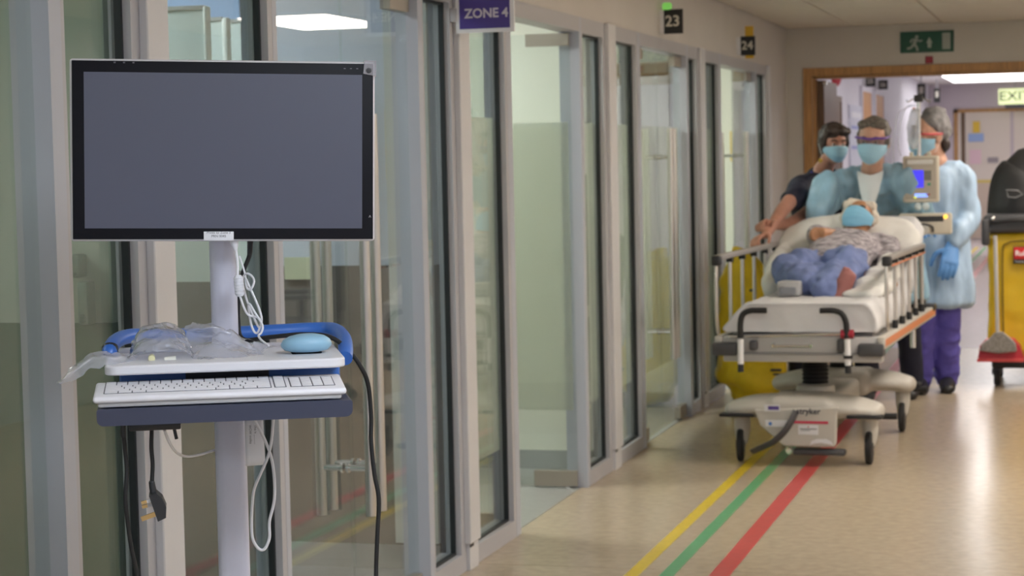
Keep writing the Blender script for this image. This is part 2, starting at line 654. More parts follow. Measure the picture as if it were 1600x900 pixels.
# rooms behind the glazing
struct(MB().box((XB - .1, 2.0, 0), (XB, YE + .2, 2.6)).build('wall_rooms_back', m_roomwall, smooth=False))
for i, (a, b) in enumerate(posts):
    c = (a + b) / 2
    up = m_roomgreen if i < 2 else mat('room_bluewhite', (.58, .64, .72), .6) if i == 2 else m_roomwall
    lo = m_roomdark if i < 2 else m_roomwall
    o = struct(MB().box((XB, c - .05, 1.125), (WX - .10, c + .05, 2.6)).build('wall_partition', up, smooth=False))
    if i in (1, 2):
        MB().box((XB, c - .055, 0.0), (WX - .10, c + .05, 1.125)).build('dado_panel', lo if i == 1 else mat('dado_grey', (.13, .12, .11), .6), o, smooth=False)
    else:
        MB().box((XB, c - .05, 0.0), (WX - .10, c + .05, 1.125)).build('dado_panel', lo, o, smooth=False)
    if i == 2:
        MB().box((-2.45, c - .075, 0.10), (WX - .10, c - .05, 2.6)).build('pilaster', mat('pilaster_grey', (.56, .60, .56), .6), o, smooth=False)
    if i >= 2:
        MB().box((XB, c - .058, 0.0), (WX - .10, c - .05, 0.09)).build('skirting', mat('skirting_grey', (.33, .34, .33), .5), o, smooth=False)

# ---- glazed screens. each bay: post, sidelight, mullion, pair of door leaves, mullion, sidelight
bays = [dict(a=2.17, m1=(2.86, 2.93), m2=(4.154, 4.21), b=4.60, frost=False, o1=0, o2=0),
        dict(a=4.745, m1=(5.468, 5.50), m2=(6.795, 6.84), b=7.205, frost=False, o1=0, o2=0),
        dict(a=7.36, m1=(7.93, 7.995), m2=(9.172, 9.215), b=9.68, frost=True, o1=88, o2=88),
        dict(a=9.86, m1=(10.44, 10.505), m2=(11.80, 11.85), b=12.15, frost=True, o1=0, o2=0),
        dict(a=12.33, m1=(12.92, 12.98), m2=(14.42, 14.47), b=14.93, frost=True, o1=86, o2=0)]
ZH = 2.075
GX = WX - 0.045        # glass plane
FB, FT = 0.355, 1.668  # frosted band
nwin = ndoor = ntrim = 0


def pane_with_film(root, y0, y1, z0, z1, frost, nm='pane'):
    """pane in a local frame: the glass plane is x=0, y along it"""
    p = MB().box((-.006, y0, z0), (.006, y1, z1)).build(nm, m_glassd if nm == 'glass' else m_glass, root, smooth=False)
    if frost:
        MB().box((-.0085, y0 + .004, FB), (-.0065, y1 - .004, FT)).build('frosted_film', m_frost, p, smooth=False)
    return p


for bi, B in enumerate(bays):
    for side, (y0, y1) in enumerate(((B['a'], B['m1'][0]), (B['m2'][1], B['b']))):
        nwin += 1
        w = sempty('window_%d' % nwin, (GX, (y0 + y1) / 2, 0))
        h = (y1 - y0) / 2
        MB().box((-.045, -h, 0), (.045, h, .068)).build('bottom_rail', m_alu, w, smooth=False)
        MB().box((-.045, -h, 2.07), (.045, h, 2.14)).build('top_rail', m_alu, w, smooth=False)
        MB().box((-.014, h - .034, .068), (.045, h, 2.07)).build('frame_stile', m_alu, w, smooth=False)
        MB().box((-.014, -h, .068), (.045, -h + .018, 2.07)).build('frame_stile', m_alu, w, smooth=False)
        MB().box((.006, h - .044, .068), (.024, h - .034, 2.07)).build('gasket', m_gasket, w, smooth=False)
        MB().box((.006, -h + .018, .068), (.024, h - .034, .076)).build('gasket', m_gasket, w, smooth=False)
        MB().box((.006, -h + .018, 2.062), (.024, h - .034, 2.07)).build('gasket', m_gasket, w, smooth=False)
        pane_with_film(w, -h + .018, h - .034, .07, 2.068, B['frost'])
    for (y0, y1) in (B['m1'], B['m2']):
        ntrim += 1
        t = sempty('trim_%d' % ntrim, (GX, (y0 + y1) / 2, 0))
        h = (y1 - y0) / 2
        MB().box((-.05, -h, 0), (.046, h, 2.14)).build('mullion', m_alu2, t, smooth=False)
    ntrim += 1
    t = sempty('trim_%d' % ntrim, (GX, 0, 0))
    MB().box((-.05, B['m1'][1], 2.075), (.046, B['m2'][0], 2.14)).build('door_head', m_alu, t, smooth=False)
    # door leaves
    d0, d1 = B['m1'][1] + .006, B['m2'][0] - .006
    mid = (d0 + d1) / 2
    wd = mid - d0 - .003
    for leaf, (hy, sg, ang) in enumerate(((d0, 1, B['o1']), (d1, -1, B['o2']))):
        ndoor += 1
        dr = sempty('door_%d' % ndoor, (GX, hy, 0.0))
        # inward opening: the leaf swings towards -x
        dr.rotation_euler = (0, 0, sg * math.radians(ang))
        y0, y1 = (0, wd) if sg > 0 else (-wd, 0)
        g = pane_with_film(dr, y0, y1, .012, 2.066, B['frost'], 'glass')
        for z0, z1 in ((2.012, 2.068), (.008, .078)):
            ya, yb = (0, .20) if sg > 0 else (-.20, 0)
            MB().box((-.018, ya, z0), (.018, yb, z1)).build('patch_fitting', m_patch, dr, smooth=False)
        yh = sg * (wd - (.055 if sg > 0 else .040))
        hd = MB()
        for sx_ in (1, -1):
            b = MB().cyl((sx_ * .082, yh, .40), (sx_ * .082, yh, 1.655), .0165, n=14)
            b.build('pull_bar', m_steel, dr)
            c = MB()
            for zz in (.55, 1.50):
                c.cyl((sx_ * .006, yh, zz), (sx_ * .082, yh, zz), .010, n=10)
                c.cyl((sx_ * .006, yh, zz), (sx_ * .014, yh, zz), .016, n=12)
            c.build('pull_standoff', m_chrome, dr)
        # pivot below
        MB().cyl((0, sg * .05, .0), (0, sg * .05, .012), .016, n=10).build('floor_pivot', m_chrome, dr)
for (a, b) in posts:
    ntrim += 1
    t = sempty('trim_%d' % ntrim, (WX, (a + b) / 2, 0))
    h = (b - a) / 2
    MB().box((-.06, -h, 0), (.0, h, 2.14)).build('post_core', m_alu, t, smooth=False)
    MB().rbox((-.002, -h + .012, .10), (.022, h - .012, 2.14), .003, 1).build('post_cover', m_post, t, smooth=False)
    MB().box((-.002, -h + .03, .0), (.012, h - .012, .10)).build('post_foot', m_post, t, smooth=False)
    MB().box((.012, -h + .03, .085), (.0145, -h + .075, .10)).build('post_notch', m_black, t, smooth=False)

# ---- end door frame and the leaf folded back
dfm = sempty('door_20', ((OXL + OXR) / 2, YE, 0))
xo = (OXL + OXR) / 2
MB().box((OXL - .068 - xo, -.018, 0), (OXL - xo, .02, OZ + .062)).build('architrave', m_wood, dfm, smooth=False)
MB().box((OXR - xo, -.018, 0), (OXR + .068 - xo, .02, OZ + .062)).build('architrave', m_wood, dfm, smooth=False)
MB().box((OXL - xo, -.018, OZ), (OXR - xo, .02, OZ + .062)).build('architrave', m_wood, dfm, smooth=False)
MB().box((OXL - xo, .02, 0), (OXL + .02 - xo, .2, OZ)).box((OXL - xo, .02, OZ - .02), (OXR - xo, .2, OZ)).build('jamb_lining', m_wood, dfm, smooth=False)
MB().box((OXL + .022 - xo, .12, .01), (OXL + .075 - xo, 1.0, OZ - .03)).build('door_leaf', m_woodd, dfm, smooth=False)
MB().cyl((OXL + .07 - xo, .11, OZ - .05), (OXL + .10 - xo, .11, OZ - .05), .018, n=10).build('door_closer_knob', m_chrome, dfm)

# ---- far end doors
fx0 = PY(1490, 170, 36).x
fd = sempty('door_21', (fx0 + .95, 36, 0))
MB().box((-.95, -.03, 0), (-.88, 0, 2.20)).build('architrave', m_wood, fd, smooth=False)
MB().box((.88, -.03, 0), (.95, 0, 2.20)).build('architrave', m_wood, fd, smooth=False)
MB().box((-.95, -.03, 2.14), (.95, 0, 2.20)).build('architrave', m_wood, fd, smooth=False)
m_fdoor = mat('far_door', (0.66, 0.58, 0.50), 0.5)
for x0, x1 in ((-.76, -.02), (.04, .88)):
    lf = MB().box((x0, -.02, 0.01), (x1, 0, 2.14)).build('door_leaf', m_fdoor, fd, smooth=False)
    MB().box((x0, -.024, .95), (x1, -.02, 1.0)).build('door_band', mat('band_yellow', (.62, .48, .12), .5), lf, smooth=False)
    MB().box((x0, -.024, .02), (x1, -.02, .95)).build('kick_panel', mat('kick_tan', (.55, .44, .35), .5), lf, smooth=False)
MB().box((-.88, -.02, 0), (-.83, 0, 2.14)).build('door_stop', m_fdoor, fd, smooth=False)
MB().box((-.83, -.02, 0), (-.76, 0, 2.14)).build('door_edge', m_woodd, fd, smooth=False)
MB().box((-.02, -.025, 0), (.04, 0, 2.14)).build('meeting_stile', mat('stile_mauve', (.50, .42, .44), .5), fd, smooth=False)

# doors in the left wall beyond
for k, (pxa, pxb, zt, mm) in enumerate(((1345, 1359, 2.22, m_wooda), (1365.5, 1378, 2.22, m_wooda), (1302.5, 1310.5, 2.04, m_woodd))):
    ya, yb = PX(pxa, 180, -2.49).y, PX(pxb, 180, -2.49).y
    d = sempty('door_%d' % (22 + k), (-2.5, (ya + yb) / 2, 0))
    h = (yb - ya) / 2
    MB().box((.0, -h, 0), (.03, h, zt)).build('door_leaf', mm, d, smooth=False)
    MB().box((.0, -h - .06, 0), (.04, -h, zt + .06)).box((.0, h, 0), (.04, h + .06, zt + .06)).box((0, -h, zt), (.04, h, zt + .06)).build('door_frame', m_farwall if k < 2 else m_woodd, d, smooth=False)

# ================================================================== LIGHT FITTINGS
def troffer(x, y, z, sx, sy, s, col, label, group):
    t = thing('ceiling_light', label, 'ceiling light', (x, y, z), 0, group)
    MB().box((-sx / 2 - .02, -sy / 2 - .02, -.03), (sx / 2 + .02, sy / 2 + .02, 0)).build('housing', m_white, t, smooth=False)
    MB().box((-sx / 2, -sy / 2, -.036), (sx / 2, sy / 2, -.0305)).build('diffuser', lampmat('%s_%.2f' % (label[:12], s), col, s), t, smooth=False)
    return t


WARM = (1.0, 0.90, 0.78)
COOL = (0.82, 0.90, 1.0)
troffer(.40, 12.9, CZ, .6, 1.2, L_MID, WARM, 'flat ceiling panel light mirrored in the glass doors', 'panel lights of the corridor')
for y in (-1.6, 2.2):  # unseen cool panels, added to light the cart end
    troffer(.10, y, CZ, .9, 1.3, L_NEAR, COOL, 'cool white ceiling panel light %s' % ('near the rear window' if y < 0 else 'closest to the computer cart'), 'added cool panel lights')
for y in (6.0, 9.4):  # unseen warm panels, added to light the middle of the corridor
    troffer(.40, y, CZ, .6, 1.2, L_MID * (.75 if y < 7 else 1), (1, .95, .90) if y < 7 else WARM, 'warm ceiling panel light %s' % ('between the two cool ones and the zone sign' if y < 7 else 'across from the open glass doors'), 'added warm panel lights')
for k, y in enumerate((18.4, 21.6, 24.8)):  # hidden by the lintel, added for brightness and streaks on the floor
    troffer(-.95, y, FZ, .32, 1.6, L_FAR, (1, .97, .97), 'slim white ceiling light past the wood door frame, %s from the frame' % ('first', 'second', 'third')[k], 'lights beyond')
pf = PY(1481, 124, 32.3)
troffer(pf.x + .95, 32.4, FZ, 1.9, 3.0, L_FAR * .25, (1, .98, .98), 'large white ceiling light in front of the illuminated exit sign', 'lights beyond')
for i, (a, b) in enumerate(zip(posts, posts[1:])):  # unseen lights, added to brighten the rooms behind the glass
    c = (a[0] + b[1]) / 2
    s = (L_DIM, L_DIM * 2.2, L_ROOM, L_ROOM, L_ROOM)[i]
    troffer(-3.6, c, 2.6, .6, .6, s, (.88, .94, 1.0) if i == 1 else (.98, 1.0, .93), 'square ceiling light inside the side room %s' % ('with green walls', 'behind the computer cart', 'with both doors open', 'with both frosted doors closed', 'with one frosted door open')[i], 'added side room lights')

# ================================================================== COMPUTER CART
CA = math.radians(24.4)
_p = CAMP + ray(347, 235) * 3.85
CF = Frame((_p.x, _p.y, 0), CA)
c_at = CF.at
ORG = (CF.o.x, CF.o.y, 0)


def cpts(lst):
    return [c_at(*q) for q in lst]


m_bezel = mat('bezel_black', (0.010, 0.010, 0.014), 0.5, spec=0.15)
m_screen = mat('screen_off', (0.045, 0.049, 0.088), 0.40, spec=0.9)
m_silver = mat('silver_rim', (0.70, 0.69, 0.72), 0.4, 0.1)
m_enamel = mat('lilac_enamel', (0.60, 0.60, 0.70), 0.38)
m_surf = mat('work_surface_white', (0.72, 0.71, 0.74), 0.4)
m_surfe = mat('work_surface_edge', (0.74, 0.73, 0.70), 0.45)
m_tray = mat('tray_slate', (0.036, 0.042, 0.078), 0.5, bump=.05, bscale=900)
m_handle = mat('handle_blue', (0.035, 0.14, 0.50), 0.36)
m_key = mat('key_white', (0.76, 0.75, 0.79), 0.45)
m_keyw = mat('key_gap', (0.09, 0.09, 0.11), 0.7)
m_mouse = mat('mouse_blue', (0.27, 0.48, 0.64), 0.4)
m_cab_w = mat('cable_white', (0.76, 0.76, 0.80), 0.42)
m_brass = mat('brass_pin', (0.62, 0.42, 0.18), 0.32, 0.9)

cart = thing('computer_cart', 'white pole computer cart with blue handle and slate keyboard tray', 'cart', ORG, CA)
# base: hub, five splayed legs with castors
pcx, pcy = c_at(353, 450, .10).x, .10
MB().lathe([(.06, .10), (.075, .11), (.075, .15), (.05, .18), (.034, .20)], (pcx, pcy, 0)).build('base_hub', m_enamel, cart)
for k in range(5):
    a = math.radians(90 + 72 * k)
    dx, dy = math.cos(a), math.sin(a)
    leg = MB().tube([(pcx + dx * .04, pcy + dy * .04, .13), (pcx + dx * .18, pcy + dy * .18, .115), (pcx + dx * .30, pcy + dy * .30, .095)], [.03, .025, .018], 10).build('base_leg', m_enamel, cart)
    x, y = pcx + dx * .30, pcy + dy * .30
    MB().cyl((x - .022, y, .035), (x - .006, y, .035), .035, n=16).cyl((x + .006, y, .035), (x + .022, y, .035), .035, n=16).cyl((x, y, .03), (x, y, .09), .009, n=8).build('castor', m_blackr, leg)
# column: wide lower tube, slimmer upper tube
zt = c_at(350, 655, .10).z
rl = (c_at(386, 760, .1).x - c_at(337, 760, .1).x) / 2
MB().rbox((pcx - rl, pcy - rl * .8, .15), (pcx + rl, pcy + rl * .8, zt + .02), .016, 3).build('lower_column', m_enamel, cart)
ru = (c_at(374.5, 420, .1).x - c_at(332.5, 420, .1).x) / 2
ztop = c_at(350, 300, .10).z
MB().cyl((pcx - .004, pcy, zt), (pcx - .004, pcy, ztop), ru, n=28).build('upper_column', m_enamel, cart)
# slate keyboard tray: rounded front lip
fl_, fr_ = c_at(151, 655, -.34), c_at(551, 636, -.34)
tzb = (c_at(340, 659, -.34).z + c_at(160, 668, -.34).z) / 2
tzb = c_at(345, 659, -.34).z
tzt = c_at(345, 633, -.34).z
tx0, tx1 = fl_.x, fr_.x
n = 10
out = []
r_ = .0115
for cxx, czz, a0 in ((tx1 - r_, tzb + r_, -90), (tx1 - .004, tzt - .004, 0), (tx0 + .004, tzt - .004, 90), (tx0 + r_, tzb + r_, 180)):
    rr = r_ if czz < (tzb + tzt) / 2 else .004
    for k in range(6):
        an = math.radians(a0 + 90 * k / 5)
        out.append((cxx + rr * math.cos(an), czz + rr * math.sin(an)))
MB().prism(out, 1, -.34, -.02).build('keyboard_tray', m_tray, cart)
# black box under the tray
q0, q1 = c_at(201, 664, -.30), c_at(283, 671, -.30)
MB().rbox((q0.x, -.30, q1.z), (q1.x, -.20, tzb + .001), .003, 2).build('cable_box', m_black, cart)
q = c_at(276, 686, -.29)
MB().tube([(q.x - .004, -.29, q.z + .02), (q.x, -.29, q.z)], .003, 8).build('cable_clip', m_black, cart)
# work surface, white with rounded corners
s0, s1 = c_at(162.5, 577, -.22), c_at(540.5, 566, -.22)
szb, szt = c_at(350, 581, -.22).z, c_at(350, 566, -.22).z
out = []
r_ = .025
for cxx, cyy, a0 in ((s1.x - r_, -.22 + r_, -90), (s1.x - r_, .16 - r_, 0), (s0.x + r_, .16 - r_, 90), (s0.x + r_, -.22 + r_, 180)):
    for k in range(7):
        an = math.radians(a0 + 90 * k / 6)
        out.append((cxx + r_ * math.cos(an), cyy + r_ * math.sin(an)))
ws = MB().prism(out, 2, szb, szt).build('work_surface', m_surf, cart)
bv = ws.modifiers.new('b', 'BEVEL'); bv.width = .003; bv.segments = 2; bv.limit_method = 'ANGLE'
# blue housing under the surface
h0, h1 = c_at(186, 585, -.10), c_at(532, 580, -.10)
MB().rbox((h0.x, -.10, szb - .045), (h1.x, .13, szb), .012, 2).build('blue_housing', m_handle, cart)
g0, g1 = c_at(290, 588, -.11), c_at(420, 585, -.11)
MB().box((g0.x, -.112, szb - .04), (g1.x, -.09, szb - .004)).build('housing_slot', m_black, cart)
MB().box((-.03, -.08, tzt - .01), (.03, .1, szb - .04)).build('tray_bracket', m_black, cart)
# handle loop behind the surface
hz = c_at(350, 524, .18).z
hp = [c_at(171, 556, -.03), c_at(172, 547, -.02), c_at(180, 534, .05), c_at(198, 526, .13), c_at(226, 524.5, .175), c_at(300, 524, .18), c_at(420, 518.5, .18), c_at(500, 514.5, .175),
      c_at(525, 517, .13), c_at(537, 529, .05), c_at(540, 545, -.02), c_at(539, 560, -.06)]
MB().tube(cr(hp, 6), .0142, 16).build('handle', m_handle, cart)
e0 = hp[1]
MB().cyl(e0 + V((0, -.004, -.004)), e0 + V((0, .0045, .004)), .0152, n=16).build('handle_collar', m_black, cart)
# monitor bracket
mc = c_at(347, 235, .06)
MB().rbox((pcx - .05, .045, mc.z - .06), (pcx + .05, .09, mc.z + .06), .006, 2).build('monitor_bracket', m_black, cart)

# ---- monitor, a little out of level
tl, tr_, bl, br = c_at(107, 91, 0), c_at(585, 96.5, 0), c_at(111.5, 377, 0), c_at(586.5, 377, 0)
mw = ((tr_ - tl).length + (br - bl).length) / 2
mh = ((tl - bl).length + (tr_ - br).length) / 2
mcen = (tl + tr_ + bl + br) / 4
mroll = (math.atan2(tr_.z - tl.z, tr_.x - tl.x) + math.atan2(br.z - bl.z, br.x - bl.x)) / 2
mon = thing('monitor', 'widescreen touch monitor with black bezel and dark switched-off screen', 'monitor', CF.o + CF.x * mcen.x + V((0, 0, mcen.z)), CA)
mon.rotation_mode = 'XYZ'
mon.rotation_euler = (Matrix.Rotation(CA, 3, 'Z') @ Matrix.Rotation(-mroll, 3, 'Y')).to_euler()
w2, h2 = mw / 2, mh / 2
MB().rbox((-w2, .001, -h2), (w2, .038, h2), .006, 3).build('housing', m_silver, mon)
kx = mw / 478
MB().rbox((-w2 + .0042, -.0016, -h2 + .0038), (w2 - .0035, .004, h2 - .0038), .0012, 2).build('bezel', m_bezel, mon)
sx0, sx1 = -w2 + 22 * kx, w2 - 20.5 * kx
sz1, sz0 = h2 - 21 * kx, -h2 + 20.5 * kx
MB().box((sx0, -.0022, sz0), (sx1, .0, sz1)).build('screen', m_screen, mon, smooth=False)
for k in range(3):
    x = -w2 + (68 + 14.5 * k) * kx
    MB().box((x, -.0019, h2 - 7 * kx), (x + 3.2 * kx, -.0015, h2 - 4.8 * kx)).build('bezel_mark', mat('mark_grey', (.12, .12, .14), .6), mon, smooth=False)
    x = w2 - (50 - 10 * k) * kx
    MB().box((x, -.0019, h2 - 12 * kx), (x + 3.2 * kx, -.0015, h2 - 10.4 * kx)).build('bezel_mark', mat('mark_grey', (.12, .12, .14), .6), mon, smooth=False)
# printed sticker across the lower rim
sxc = (340 - 349) * kx
st = MB().rbox((sxc - 23.5 * kx, -.0032, -h2 + 1.5 * kx), (sxc + 23.5 * kx, -.0022, -h2 + 15.5 * kx), .0012, 2).build('sticker', m_paper, mon)
text('sticker_text', 'Prints to Zone 3\nPRN 0045', 5.6 * kx, m_ink, st, basis((sxc, -.0034, -h2 + 11 * kx), (1, 0, 0), (0, 0, 1)), .0001)
# clear tape folded over the top right corner
m_tape = sheetmat('clear_tape', (.9, .9, .92), .05, 1.0, diff=.35, dcol=(.6, .58, .62), grough=.1)
tp = MB().prism([(w2 - 17 * kx, h2 + .0022), (w2 + .0022, h2 + .0022), (w2 + .0022, h2 - 23 * kx), (w2 - 19 * kx, h2 - 19 * kx)], 1, -.0036, -.0030)
tp.box((w2 + .001, -.003, h2 - 23 * kx), (w2 + .0024, .02, h2 + .002)).box((w2 - 17 * kx, -.003, h2 + .001), (w2 + .002, .02, h2 + .0024))
tp.build('corner_tape', m_tape, mon, smooth=False)
MB().ell((w2 - 10 * kx, -.0028, h2 - 14 * kx), (.007, .0012, .007)).build('camera_spot', m_black, mon)
text('power_mark', '^', 9 * kx, mat('mark_white', (.5, .5, .52), .6), mon, basis((w2 - 8 * kx, -.0019, -h2 + 38 * kx), (1, 0, 0), (0, 0, 1)), .0001)

# ---- keyboard
kf = -.335
kl, kr = c_at(144.5, 620, kf), c_at(541.5, 603, kf)
kw = kr.x - kl.x
kcx = (kl.x + kr.x) / 2
ktilt = math.radians(3.6)
kz = tzt
kb = thing('keyboard', 'white washable keyboard with number pad on the slate tray', 'keyboard', CF.o + CF.x * kcx + CF.y * kf + V((0, 0, kz)), CA)
RK = Matrix.Rotation(ktilt, 4, 'X')
RK.translation = V((0, 0, .007))
kd = .155
MB().rbox((-kw / 2 + .008, .006, -.006), (kw / 2 - .008, kd - .004, .004), .004, 2).xf(RK).build('lower_shell', mat('keyboard_base', (.62, .61, .60), .5), kb)
MB().rbox((-kw / 2, 0, .002), (kw / 2, kd, .014), .0055, 3).xf(RK).build('upper_shell', m_key, kb)
for sx_ in (-1, 1):
    MB().box((sx_ * (kw / 2 - .03) - .012, kd - .025, 0.0005), (sx_ * (kw / 2 - .03) + .012, kd - .01, .009)).build('foot', m_blackr, kb, smooth=False)
u = (kw - .036) / 20.8
ky0 = .031
kv = (kd - ky0 - .010) / 6.0
rows = [[1.25, 1.25, 1.25, 6.25, 1.25, 1.25, 1.25, 1.25],
        [2.25] + [1] * 10 + [2.75], [1.75] + [1] * 11 + [2.25], [1.5] + [1] * 12 + [1.5], [1] * 13 + [2], [1] * 15]
kx0 = -kw / 2 + .018
keym = {}
MB().box((kx0 - .001, ky0 - .001, .0135), (kx0 + 15 * u + .001, ky0 + 6 * kv + .001, .0144)).xf(RK).build('key_bed', m_keyw, kb, smooth=False)
MB().box((kx0 + 15.35 * u - .001, ky0 - .001, .0135), (kx0 + 16.35 * u + .001, ky0 + 6 * kv + .001, .0144)).xf(RK).build('key_bed', m_keyw, kb, smooth=False)
MB().box((kx0 + 16.8 * u - .001, ky0 - .001, .0135), (kx0 + 20.8 * u + .001, ky0 + 5 * kv + .001, .0144)).xf(RK).build('key_bed', m_keyw, kb, smooth=False)


def key(x, y, wu, hv=1):
    k = (round(wu, 2), hv)
    if k not in keym:
        keym[k] = MB().rbox((.0009, .0009, 0), (wu * u - .0009, hv * kv - .0009, .0016), .0006, 1).build('key', m_key, kb)
        o = keym[k]
    else:
        o = link('key', keym[k].data, kb)
    o.matrix_local = RK @ Matrix.Translation((x, y, .0142))


for r in range(6):
    x = kx0
    for wu in rows[r]:
        key(x, ky0 + r * kv, wu)
        x += wu * u
    key(kx0 + 15.35 * u, ky0 + r * kv, 1)
for r in range(5):
    for c in range(4):
        if c == 3 and r in (0,):
            continue
        if c == 3 and r == 1:
            key(kx0 + 19.8 * u, ky0, 1, 2)
            continue
        key(kx0 + (16.8 + c) * u, ky0 + r * kv, 1)

# ---- mouse
mp = c_at(479, 557, -.10)
ms = thing('computer_mouse', 'pale blue computer mouse on the white work surface', 'mouse', CF.o + CF.x * mp.x + CF.y * mp.y + V((0, 0, szt)), CA)
mm_ = MB()
a_ = (c_at(519, 545, -.1).x - c_at(439, 545, -.1).x) / 2
prof = [(0, -.0), (.55, .0), (.85, .1), (.97, .3), (1.0, .5), (.92, .75), (.7, .92), (.4, .985), (.05, 1.0)]
vs = []
nn = 28
hh = .033
for r0, z0 in prof:
    for k in range(nn):
        an = 2 * math.pi * k / nn
        ex = abs(math.cos(an)) ** .85 * (1 if math.cos(an) > 0 else -1)
        skew = .10 * z0
        vs.append(V((a_ * (ex * r0 + skew * (1 - r0) * .5), .034 * math.sin(an) * r0, .003 + hh * z0 * (1 - .12 * (ex * r0 - .1) ** 2))))
fs = [(i * nn + k, i * nn + (k + 1) % nn, (i + 1) * nn + (k + 1) % nn, (i + 1) * nn + k) for i in range(len(prof) - 1) for k in range(nn)]
fs += [tuple(range(nn))[::-1], tuple(range((len(prof) - 1) * nn, len(prof) * nn))]
mm_.add(vs, fs).build('mouse_shell', m_mouse, ms, angle=80)
MB().rbox((-a_ * .60, -.012, 0), (a_ * .60, .016, .0032), .002, 1).build('mouse_sole', m_black, ms)
MB().box((-a_ * .33, -.0225, .0275), (-a_ * .22, -.0205, .0285)).build('mouse_mark', m_ink, ms, smooth=False)

# ---- clear bag with coiled tubing
m_film = sheetmat('clear_film', (.92, .93, .97), .10, 1.5, diff=.36, dcol=(.82, .84, .93), grough=.12, transl=.35, bump=.5, bscale=60)
bag = thing('plastic_bag', 'crumpled clear plastic bag of coiled tubing hanging over the white work surface', 'plastic bag', ORG, CA)
m_tubing = sheetmat('clear_tubing', (.93, .94, .96), .06, 1.3, diff=.22, dcol=(.8, .83, .9), grough=.1, transl=.4)
bc = c_at(252, 560, -.06)
bw = (c_at(306, 555, -.06).x - c_at(200, 555, -.06).x) / 2
# pouch: a low crumpled dome
pd = []
for j in range(7):
    f = j / 6
    row = []
    for i in range(9):
        g = i / 8 * 2 - 1
        yy = -.15 + .20 * f
        hgt = (.052 * math.sin(math.pi * min(1, f * .62 + .10)) * (1 - abs(g) ** 3.2)) + .003
        row.append(V((bc.x + g * bw * (1.0 - .08 * f), yy, szt + hgt)))
    pd.append(row)
MB().sheet(pd, 5, .006, 34, seed=1).build('pouch', m_film, bag, angle=180)
# coil inside
coil = []
for k in range(3 * 28):
    a = 2 * math.pi * k / 28
    rr = .80 + .05 * math.sin(k * .9)
    coil.append(V((bc.x + math.cos(a) * bw * rr, -.05 + math.sin(a) * .055, szt + .006 + .0085 * (k / 28) + .002 * math.sin(a * 3))))
MB().tube(coil, .0034, 8).build('tubing', m_tubing, bag)
# tail hanging over the left edge
tail = []
for (xa, ya, xb, yb, yl) in ((215, 556, 214, 572, -.10), (190, 552, 188, 573, -.15), (165, 549, 164, 572, -.19), (140, 553, 142, 577, -.215), (118, 567, 128, 588, -.225), (103, 582, 121, 592, -.23), (88, 598, 96, 599, -.23)):
    a, b = c_at(xa, ya, yl), c_at(xb, yb, yl - .012)
    m1 = (a + b) / 2 + V((0, -.012, .004))
    tail.append([a, m1, b])
MB().sheet(tail, 5, .005, 45, seed=4).build('bag_tail', m_film, bag, angle=180)
# flap standing up
flap = []
for pts in (((302, 566, -.14), (345, 566, -.16), (400, 566, -.15), (425, 562, -.14)),
            ((297, 545, -.08), (342, 540, -.09), (388, 545, -.07), (412, 556, -.10)),
            ((290, 526, -.05), (336, 524, -.03), (372, 526, -.05), (398, 545, -.05)),
            ((283, 519, -.05), (330, 513, -.06), (362, 516, -.03), (380, 530, -.02)),
            ((287, 506, -.04), (335, 508, -.02), (366, 522, .0), (392, 533, .0))):
    flap.append(cpts(pts))
MB().sheet(flap, 6, .009, 30, seed=9).build('bag_flap', m_film, bag, angle=180)
MB().sheet([cpts(((395, 533, -.05), (420, 540, -.06), (436, 545, -.07))), cpts(((388, 545, -.05), (412, 546, -.07), (425, 541, -.08))), cpts(((384, 556, -.07), (405, 556, -.09), (416, 548, -.08)))], 5, .004, 45, seed=2).build('bag_corner', m_film, bag, angle=180)
m_cream = mat('cream_cap', (.78, .74, .45), .4)
a = c_at(237, 560, -.13)
MB().cyl(a + V((0, -.008, 0)), a + V((0, .012, .001)), .0062, n=14).cyl(a + V((0, -.010, 0)), a + V((0, -.008, 0)), .0045, n=14).build('connector', m_cream, bag)
a = c_at(257, 563, -.13); b = c_at(275, 562, -.13)
MB().cyl(a, b, .006, .0075, n=12).cyl(c_at(236, 568, -.125), c_at(268, 570, -.125), .004, n=10).build('connector', mat('ivory', (.76, .75, .66), .4), bag)
# printed code on the bag
MB().box(c_at(251, 545, -.085) + V((0, -.001, -.001)), c_at(275, 542.5, -.085)).build('print_strip', m_ink, bag, smooth=False)

# ---- cables
pw_ = thing('power_cable', 'thick black mains cable draped over the cart and hanging down its right side', 'cable', ORG, CA)
pp = cpts([(392, 378, .05), (390, 398, .06), (380, 425, .07), (374, 450, .09), (372, 500, .13), (380, 530, .12), (420, 527, .06), (470, 522.5, .03), (512, 525.5, .0), (540, 543, -.02), (562, 570, -.02), (575, 600, -.01), (580, 650, .0), (580, 690, .0), (585, 740, .0), (592, 780, .0), (590, 830, .0), (588, 880, .0), (587, 940, .0), (583, 1100, .02), (560, 1300, .05)])
MB().tube(cr(pp, 6), .0043, 10).build('cable', m_blackr, pw_)
MB().cyl(pp[0] + V((0, 0, .012)), pp[1], .0062, .0045, n=12).build('cable_plug', m_black, pw_)

bcable = thing('black_cable', 'thin black cable dropping from the left underside of the keyboard tray', 'cable', ORG, CA)
pp = cpts([(192.5, 672, -.25), (195, 700, -.25), (198, 735, -.25), (196, 780, -.25), (200, 820, -.24), (206, 860, -.23), (214, 895, -.22), (224, 950, -.20), (240, 1100, -.1)])
MB().tube(cr(pp, 6), .0037, 10).build('cable', m_blackr, bcable)
MB().tube([pp[0] + V((0, 0, .008)), pp[0] + V((0, 0, -.012))], .0048, 12).build('strain_relief', m_black, bcable)

